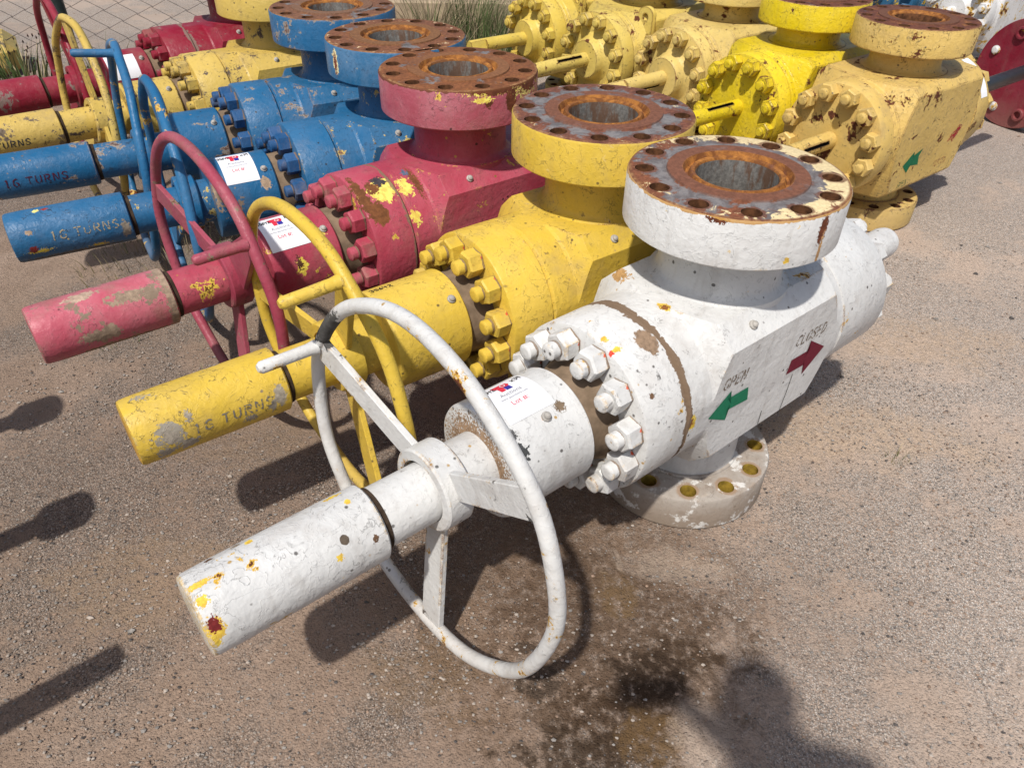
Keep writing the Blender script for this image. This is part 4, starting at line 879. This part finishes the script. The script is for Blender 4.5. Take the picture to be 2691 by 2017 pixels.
clump('grass_clump', (-1.28, 4.60), 0.70, 0.32, 260, 0.45, 'tall mixed green and dry grass clump in the middle of the grass', (0.15, -0.1), group=gl)
clump('grass_clump', (-1.02, 4.25), 0.60, 0.30, 300, 0.25, 'green grass clump leaning towards the ochre-yellow valve stem', (0.25, -0.05), group=gl)
clump('grass_clump', (-0.98, 3.78), 0.34, 0.26, 180, 0.30, 'low green grass clump under the ochre-yellow valve stem', (0.1, 0.0), group=gl)
clump('grass_clump', (-1.42, 3.95), 0.36, 0.30, 160, 0.85, 'low dry grass clump behind the nearer blue flange', (0.1, 0.0), group=gl)
clump('weed', (-3.95, 2.98), 0.42, 0.30, 150, 0.25, 'leafy weed with dark seed heads at the fence left of the green post', w=0.006, seeds=60, cat='weed', group='weeds along the fence')
clump('weed', (-4.40, 2.75), 0.50, 0.34, 170, 0.3, 'taller seeding weed at the left picture edge by the fence', w=0.006, seeds=80, cat='weed', group='weeds along the fence')
clump('weed', (-3.55, 3.25), 0.30, 0.26, 120, 0.5, 'low weed at the foot of the green fence post', w=0.005, seeds=10, cat='weed', group='weeds along the fence')
clump('grass_tuft', (-1.93, 0.42), 0.13, 0.16, 26, 0.3, 'sparse grass tuft beside the end of the faded red valve', w=0.0016, group='small tufts in the gravel')
clump('grass_tuft', (-1.52, 0.20), 0.10, 0.10, 14, 0.2, 'thin grass tuft between the faded red and yellow caps', w=0.0016, group='small tufts in the gravel')
clump('grass_tuft', (0.655, 0.115), 0.055, 0.06, 34, 0.4, 'tiny grass tuft in the gravel right of the white valve', w=0.0012, group='small tufts in the gravel')
o = clump('straw', (-1.95, 0.98), 0.10, 0.75, 420, 0.97, None, w=0.0022, cat=None); tag(o, 'dry straw lying below the two blue valves', 'straw', kind='stuff')

# ------------------------------------------------------------------ loose things in the background
def chamfer_block(name, sx, sy, sz, c, mat, loc, rz, label, cat):
    bm = bmesh.new(); bmesh.ops.create_cube(bm, size=1.0)
    for v in bm.verts: v.co = Vector((v.co.x * sx, v.co.y * sy, v.co.z * sz + sz / 2))
    bmesh.ops.bevel(bm, geom=list(bm.edges), offset=c, segments=1, affect='EDGES')
    for v in bm.verts: v.co += Vector((random.uniform(-1, 1), random.uniform(-1, 1), random.uniform(-1, 1))) * c * 0.08
    me = bpy.data.meshes.new(name); bm.to_mesh(me); bm.free(); me.materials.append(None)
    o = put(name, finish(me, 20), mat, None, (loc[0], loc[1], loc[2] if len(loc) > 2 else -0.005), (0, 0, R(rz))); tag(o, label, cat); return o
chamfer_block('steel_block', 0.75, 0.50, 0.22, 0.06, m_yelf, (-4.62, 3.28), 35, 'dull yellow chamfered steel block behind the weeds by the fence', 'block')
chamfer_block('timber_beam', 1.5, 0.22, 0.24, 0.012, plain('weathered_timber', (0.36, 0.28, 0.19), 0.85, 0.2, 0.2, 14), (-1.55, 5.05), 8, 'tan timber beam lying behind the dry grass', 'beam')
m_blk = plain('backdrop_black', (0.012, 0.012, 0.013), 0.6, 0.3, 0.3, 14)
chamfer_block('shade_backdrop', 2.6, 0.7, 0.55, 0.02, m_blk, (-0.55, 5.75), 5, 'black block added to stand in for deep shade behind the tall grass', 'backdrop')  # added black block, stands in for the deep shade among the grass

# ------------------------------------------------------------------ crushed stone
def stones(name, n, smin, smax, area, mats, label, seed, power=2.2, z0=-0.35):
    rg = random.Random(seed); mb = MB()
    for i in range(n):
        x, y = area(rg); s = smin + (smax - smin) * rg.random() ** power; a = rg.uniform(0, 6.28)
        ex, ey, ez = s * rg.uniform(.7, 1.2), s * rg.uniform(.6, 1.0), s * rg.uniform(.4, .75)
        pts = []
        for k in range(5):
            t = a + k * 1.2566 + rg.uniform(-.3, .3); pts.append((x + ex * math.cos(t), y + ey * math.sin(t), ez * rg.uniform(-.1, .35)))
        pts.append((x + rg.uniform(-.4, .4) * ex, y + rg.uniform(-.4, .4) * ey, ez))
        t2 = a + rg.uniform(0, 6); pts.append((x + .5 * ex * math.cos(t2), y + .5 * ey * math.sin(t2), ez * 0.9))
        fs = [(k, (k + 1) % 5, 5) for k in range(5)]
        mb.add(pts[:6], fs, rg.choices(range(len(mats)), weights=[3, 3, 1, 3])[0])
    o = put(name, mb.mesh(name, len(mats), 0, fix=True), mats); tag(o, label, 'gravel', kind='stuff')
SM = [plain('stone_pale', (0.36, 0.31, 0.265), 0.9, 0.2, 0.2, 50), plain('stone_grey', (0.25, 0.23, 0.21), 0.9, 0.2, 0.3, 50), plain('stone_dark', (0.09, 0.08, 0.075), 0.9, 0.2, 0.3, 50), plain('stone_brown', (0.27, 0.19, 0.14), 0.9, 0.2, 0.3, 50)]
def near(rg):
    while True:
        x, y = rg.uniform(-2.2, 1.6), rg.uniform(-1.0, 1.6)
        q = math.sin(3.1 * x + 1.3 * y) + math.sin(1.7 * x - 4.3 * y + 1) + math.sin(6.1 * x + 5.2 * y + 2) + 1.2 * math.sin(9.0 * y - 4.0 * x)
        if rg.random() < (1.25 - 0.35 * (y + 1)) * (0.18 + 0.82 / (1 + math.exp(-2.2 * q))): return x, y
def wide(rg): return rg.uniform(-5.5, 3.2), rg.uniform(0.8, 6.0)
stones('fine_gravel', 26000, 0.0014, 0.0052, near, SM, 'fine crushed stone scattered over the soil', 11)
stones('loose_stones', 900, 0.004, 0.012, wide, SM, 'scattered stones farther back', 12)
stones('pebbles', 70, 0.005, 0.012, near, SM, 'larger pebbles scattered over the soil', 13, 1.6)

# ------------------------------------------------------------------ the photographer, standing right behind the lens: the shadow at the lower right
def skinned(name, chains, mat, parent=None, sub=2, root=0):
    """chains: list of [(point, radius), ...]; equal points are welded"""
    pts, rad, ed, idx = [], [], [], {}
    def vid(p, r):
        k = tuple(round(c, 4) for c in p)
        if k not in idx: idx[k] = len(pts); pts.append(p); rad.append(r)
        return idx[k]
    for ch in chains:
        ids = [vid(p, r) for p, r in ch]
        ed += [(ids[i], ids[i + 1]) for i in range(len(ids) - 1)]
    me = bpy.data.meshes.new(name); me.from_pydata(pts, ed, []); o = bpy.data.objects.new(name, me); COL.objects.link(o)
    m = o.modifiers.new('s', 'SKIN'); m.use_smooth_shade = True
    sv = me.skin_vertices[0].data
    for i, r in enumerate(rad):
        sv[i].radius = r if isinstance(r, tuple) else (r, r); sv[i].use_root = (i == root)
    o.modifiers.new('u', 'SUBSURF').levels = sub
    o.modifiers['u'].render_levels = sub
    bpy.context.view_layer.update(); dg = bpy.context.evaluated_depsgraph_get()
    out = bpy.data.meshes.new_from_object(o.evaluated_get(dg), depsgraph=dg); bpy.data.objects.remove(o)
    out.materials.clear(); out.materials.append(None); finish(out, 0); out.polygons.foreach_set('use_smooth', [True] * len(out.polygons))
    return put(name, out, mat, parent)
def photographer():
    B = Vector((-0.045, -1.74, 0)); fz = R(118); F = Vector((math.cos(fz), math.sin(fz), 0)); S = Vector((math.sin(fz), -math.cos(fz), 0))   # S: to the person's right
    def W(f, s, z): return tuple(F * f + S * s + Vector((0, 0, z)))
    skin = plain('skin', (0.42, 0.25, 0.17), 0.55, 0.4, 0.08, 40, bump=0.03); hair = plain('hair', (0.035, 0.025, 0.02), 0.6, 0.3, 0.4, 90); shirt = plain('work_shirt', (0.05, 0.07, 0.10), 0.9, 0.2, 0.15, 60); jeans = plain('jeans', (0.04, 0.06, 0.11), 0.9, 0.2, 0.2, 60); boot = plain('boots', (0.06, 0.04, 0.025), 0.7, 0.3, 0.2, 30)
    t = empty('person', B); tag(t, 'photographer in dark shirt and jeans whose shadow falls at lower right', 'person')
    inv = Matrix.Translation(-B)
    fw, r2, u2 = globals()['fw'], globals()['r2'], globals()['u2']
    P = Vector(CP) - B; ph = P - fw * 0.016                        # the phone, seen from the person
    hr = tuple(ph + r2 * 0.070 - fw * 0.030 - u2 * 0.02); hl = W(0.06, -0.26, 0.80)
    nk = W(0.03, 0.0, 1.46); hd = tuple(Vector(nk) + Vector((-0.055, 0.03, 0.13)))
    pel = W(0, 0, 0.95)
    eR = tuple(Vector(W(-0.10, 0.22, 1.12))); eL = tuple(Vector(W(-0.04, -0.24, 1.10)))
    body = skinned('body', [
        [(pel, (0.165, 0.115)), (W(0.01, 0, 1.12), (0.145, 0.105)), (W(0.0, 0, 1.32), (0.165, 0.115)), (nk, 0.088), (tuple(Vector(nk) + Vector((-0.02, 0.01, 0.06))), 0.070), (hd, (0.078, 0.092)), (tuple(Vector(hd) + Vector((-0.012, 0.006, 0.085))), (0.066, 0.078))],
        [(W(0.0, 0, 1.32), (0.165, 0.115)), (W(-0.01, 0.175, 1.375), 0.062), (eR, 0.045), (tuple(Vector(eR).lerp(Vector(hr), 0.8)), 0.030), (hr, (0.036, 0.022))],
        [(W(0.0, 0, 1.32), (0.165, 0.115)), (W(-0.01, -0.175, 1.375), 0.062), (eL, 0.045), (tuple(Vector(eL).lerp(Vector(hl), 0.8)), 0.030), (hl, (0.036, 0.022))],
        [(pel, (0.165, 0.115)), (W(0, 0.095, 0.86), 0.092), (W(0.02, 0.10, 0.50), 0.062), (W(-0.02, 0.11, 0.12), 0.045), (W(-0.02, 0.11, 0.07), 0.045), (W(0.10, 0.12, 0.035), (0.045, 0.034)), (W(0.19, 0.125, 0.03), (0.040, 0.026))],
        [(pel, (0.165, 0.115)), (W(0, -0.095, 0.86), 0.092), (W(0.02, -0.10, 0.50), 0.062), (W(-0.02, -0.11, 0.12), 0.045), (W(-0.02, -0.11, 0.07), 0.045), (W(0.10, -0.12, 0.035), (0.045, 0.034)), (W(0.19, -0.125, 0.03), (0.040, 0.026))]], skin, t)
    body.data.materials.clear()
    for _ in range(4): body.data.materials.append(None)
    for i, m in enumerate((skin, shirt, jeans, boot)):
        body.material_slots[i].link = 'OBJECT'; body.material_slots[i].material = m
    for p in body.data.polygons:
        c = p.center; hand = min((c - Vector(hr)).length, (c - Vector(hl)).length)
        p.material_index = 0 if hand < 0.10 or (c.z > 1.47 and (c - Vector(hd)).length < 0.25) else 3 if c.z < 0.14 else 2 if c.z < 0.99 and (c - Vector(eL)).length > 0.34 else 1
    H_ = Vector(hd)
    mb = MB(); n = 14                                            # hair cap over crown and back of the head
    for j in range(9):
        th = R(10 + j * 12)
        for k in range(n):
            a = 2 * math.pi * k / n; d = F * math.cos(a) * math.sin(th) + S * math.sin(a) * math.sin(th) + Vector((0, 0, math.cos(th)))
            front = max(0.0, math.cos(a)); q = 1.0 if th < R(62) or front < 0.35 else 0.86
            mb.v.append(tuple(H_ + Vector((-0.006, 0.004, 0.038)) + Vector((d.x * 0.094 * q, d.y * 0.094 * q, d.z * 0.112))))
    for j in range(8):
        for k in range(n): mb.f.append((j * n + k, j * n + (k + 1) % n, (j + 1) * n + (k + 1) % n, (j + 1) * n + k)); mb.mi.append(0)
    mb.f.append(tuple(range(n))); mb.mi.append(0)
    put('hair', mb.mesh('hair', 1, 60), hair, t)
    face = [('nose', 0.098, 0.0, -0.005, 0.015), ('ear', -0.005, 0.085, 0.0, 0.020), ('ear', -0.005, -0.085, 0.0, 0.020), ('eye', 0.083, 0.032, 0.022, 0.011), ('eye', 0.083, -0.032, 0.022, 0.011), ('mouth', 0.088, 0.0, -0.048, 0.012)]
    for nm, f, s, z, r in face:
        put(nm, MB().lathe([(-r, 0), (-r * .6, r * .75), (0, r), (r * .6, r * .75), (r, 0)], 'z', 10).mesh(nm, 1, 60), {'eye': hair, 'mouth': plain('lips', (0.30, 0.12, 0.10), 0.6)}.get(nm, skin), t, tuple(H_ + F * f + S * s + Vector((0, 0, z))))
    for sg, hp, u2, fw, r2 in ((1, hr, globals()['u2'], globals()['fw'], globals()['r2']), (-1, hl, F, Vector((0, 0, -1)), S)):
        base = Vector(hp)
        for i, L in enumerate((0.062, 0.074, 0.070, 0.055)):     # fingers close round the phone's long edge
            o = base + u2 * (0.030 - 0.019 * i) + r2 * sg * 0.012
            put_ = skinned('finger', [[(tuple(o), 0.009), (tuple(o + fw * L * .45 + r2 * sg * 0.008), 0.0085), (tuple(o + fw * L * .75 - r2 * sg * 0.004), 0.008), (tuple(o + fw * L * .80 - r2 * sg * 0.024), 0.007)]], skin, t, 1)
        o = base + u2 * 0.02 - r2 * sg * 0.006
        skinned('thumb', [[(tuple(base), 0.011), (tuple(o + u2 * 0.022), 0.0095), (tuple(o + u2 * 0.045 - r2 * sg * 0.018), 0.0085)]], skin, t, 1)
    fw, r2, u2 = globals()['fw'], globals()['r2'], globals()['u2']
    pm = MB().box(-0.079, 0.079, -0.038, 0.038, -0.0045, 0.0045).mesh('phone_slab', 1, 0)
    pho = put('phone', pm, plain('phone_black', (0.015, 0.015, 0.018), 0.25, 0.5, 0.1)); M = Matrix((r2, u2, -fw)).transposed().to_4x4(); M.translation = CP - fw * 0.016; pho.matrix_world = M
    tag(pho, 'black phone held up by the photographer', 'phone')
    sc = put('screen', MB().box(-0.075, 0.075, -0.034, 0.034, 0.0047, 0.0053).mesh('phone_screen', 1, 0), plain('phone_glass', (0.02, 0.02, 0.025), 0.1, 0.5, 0.1), pho)
photographer()
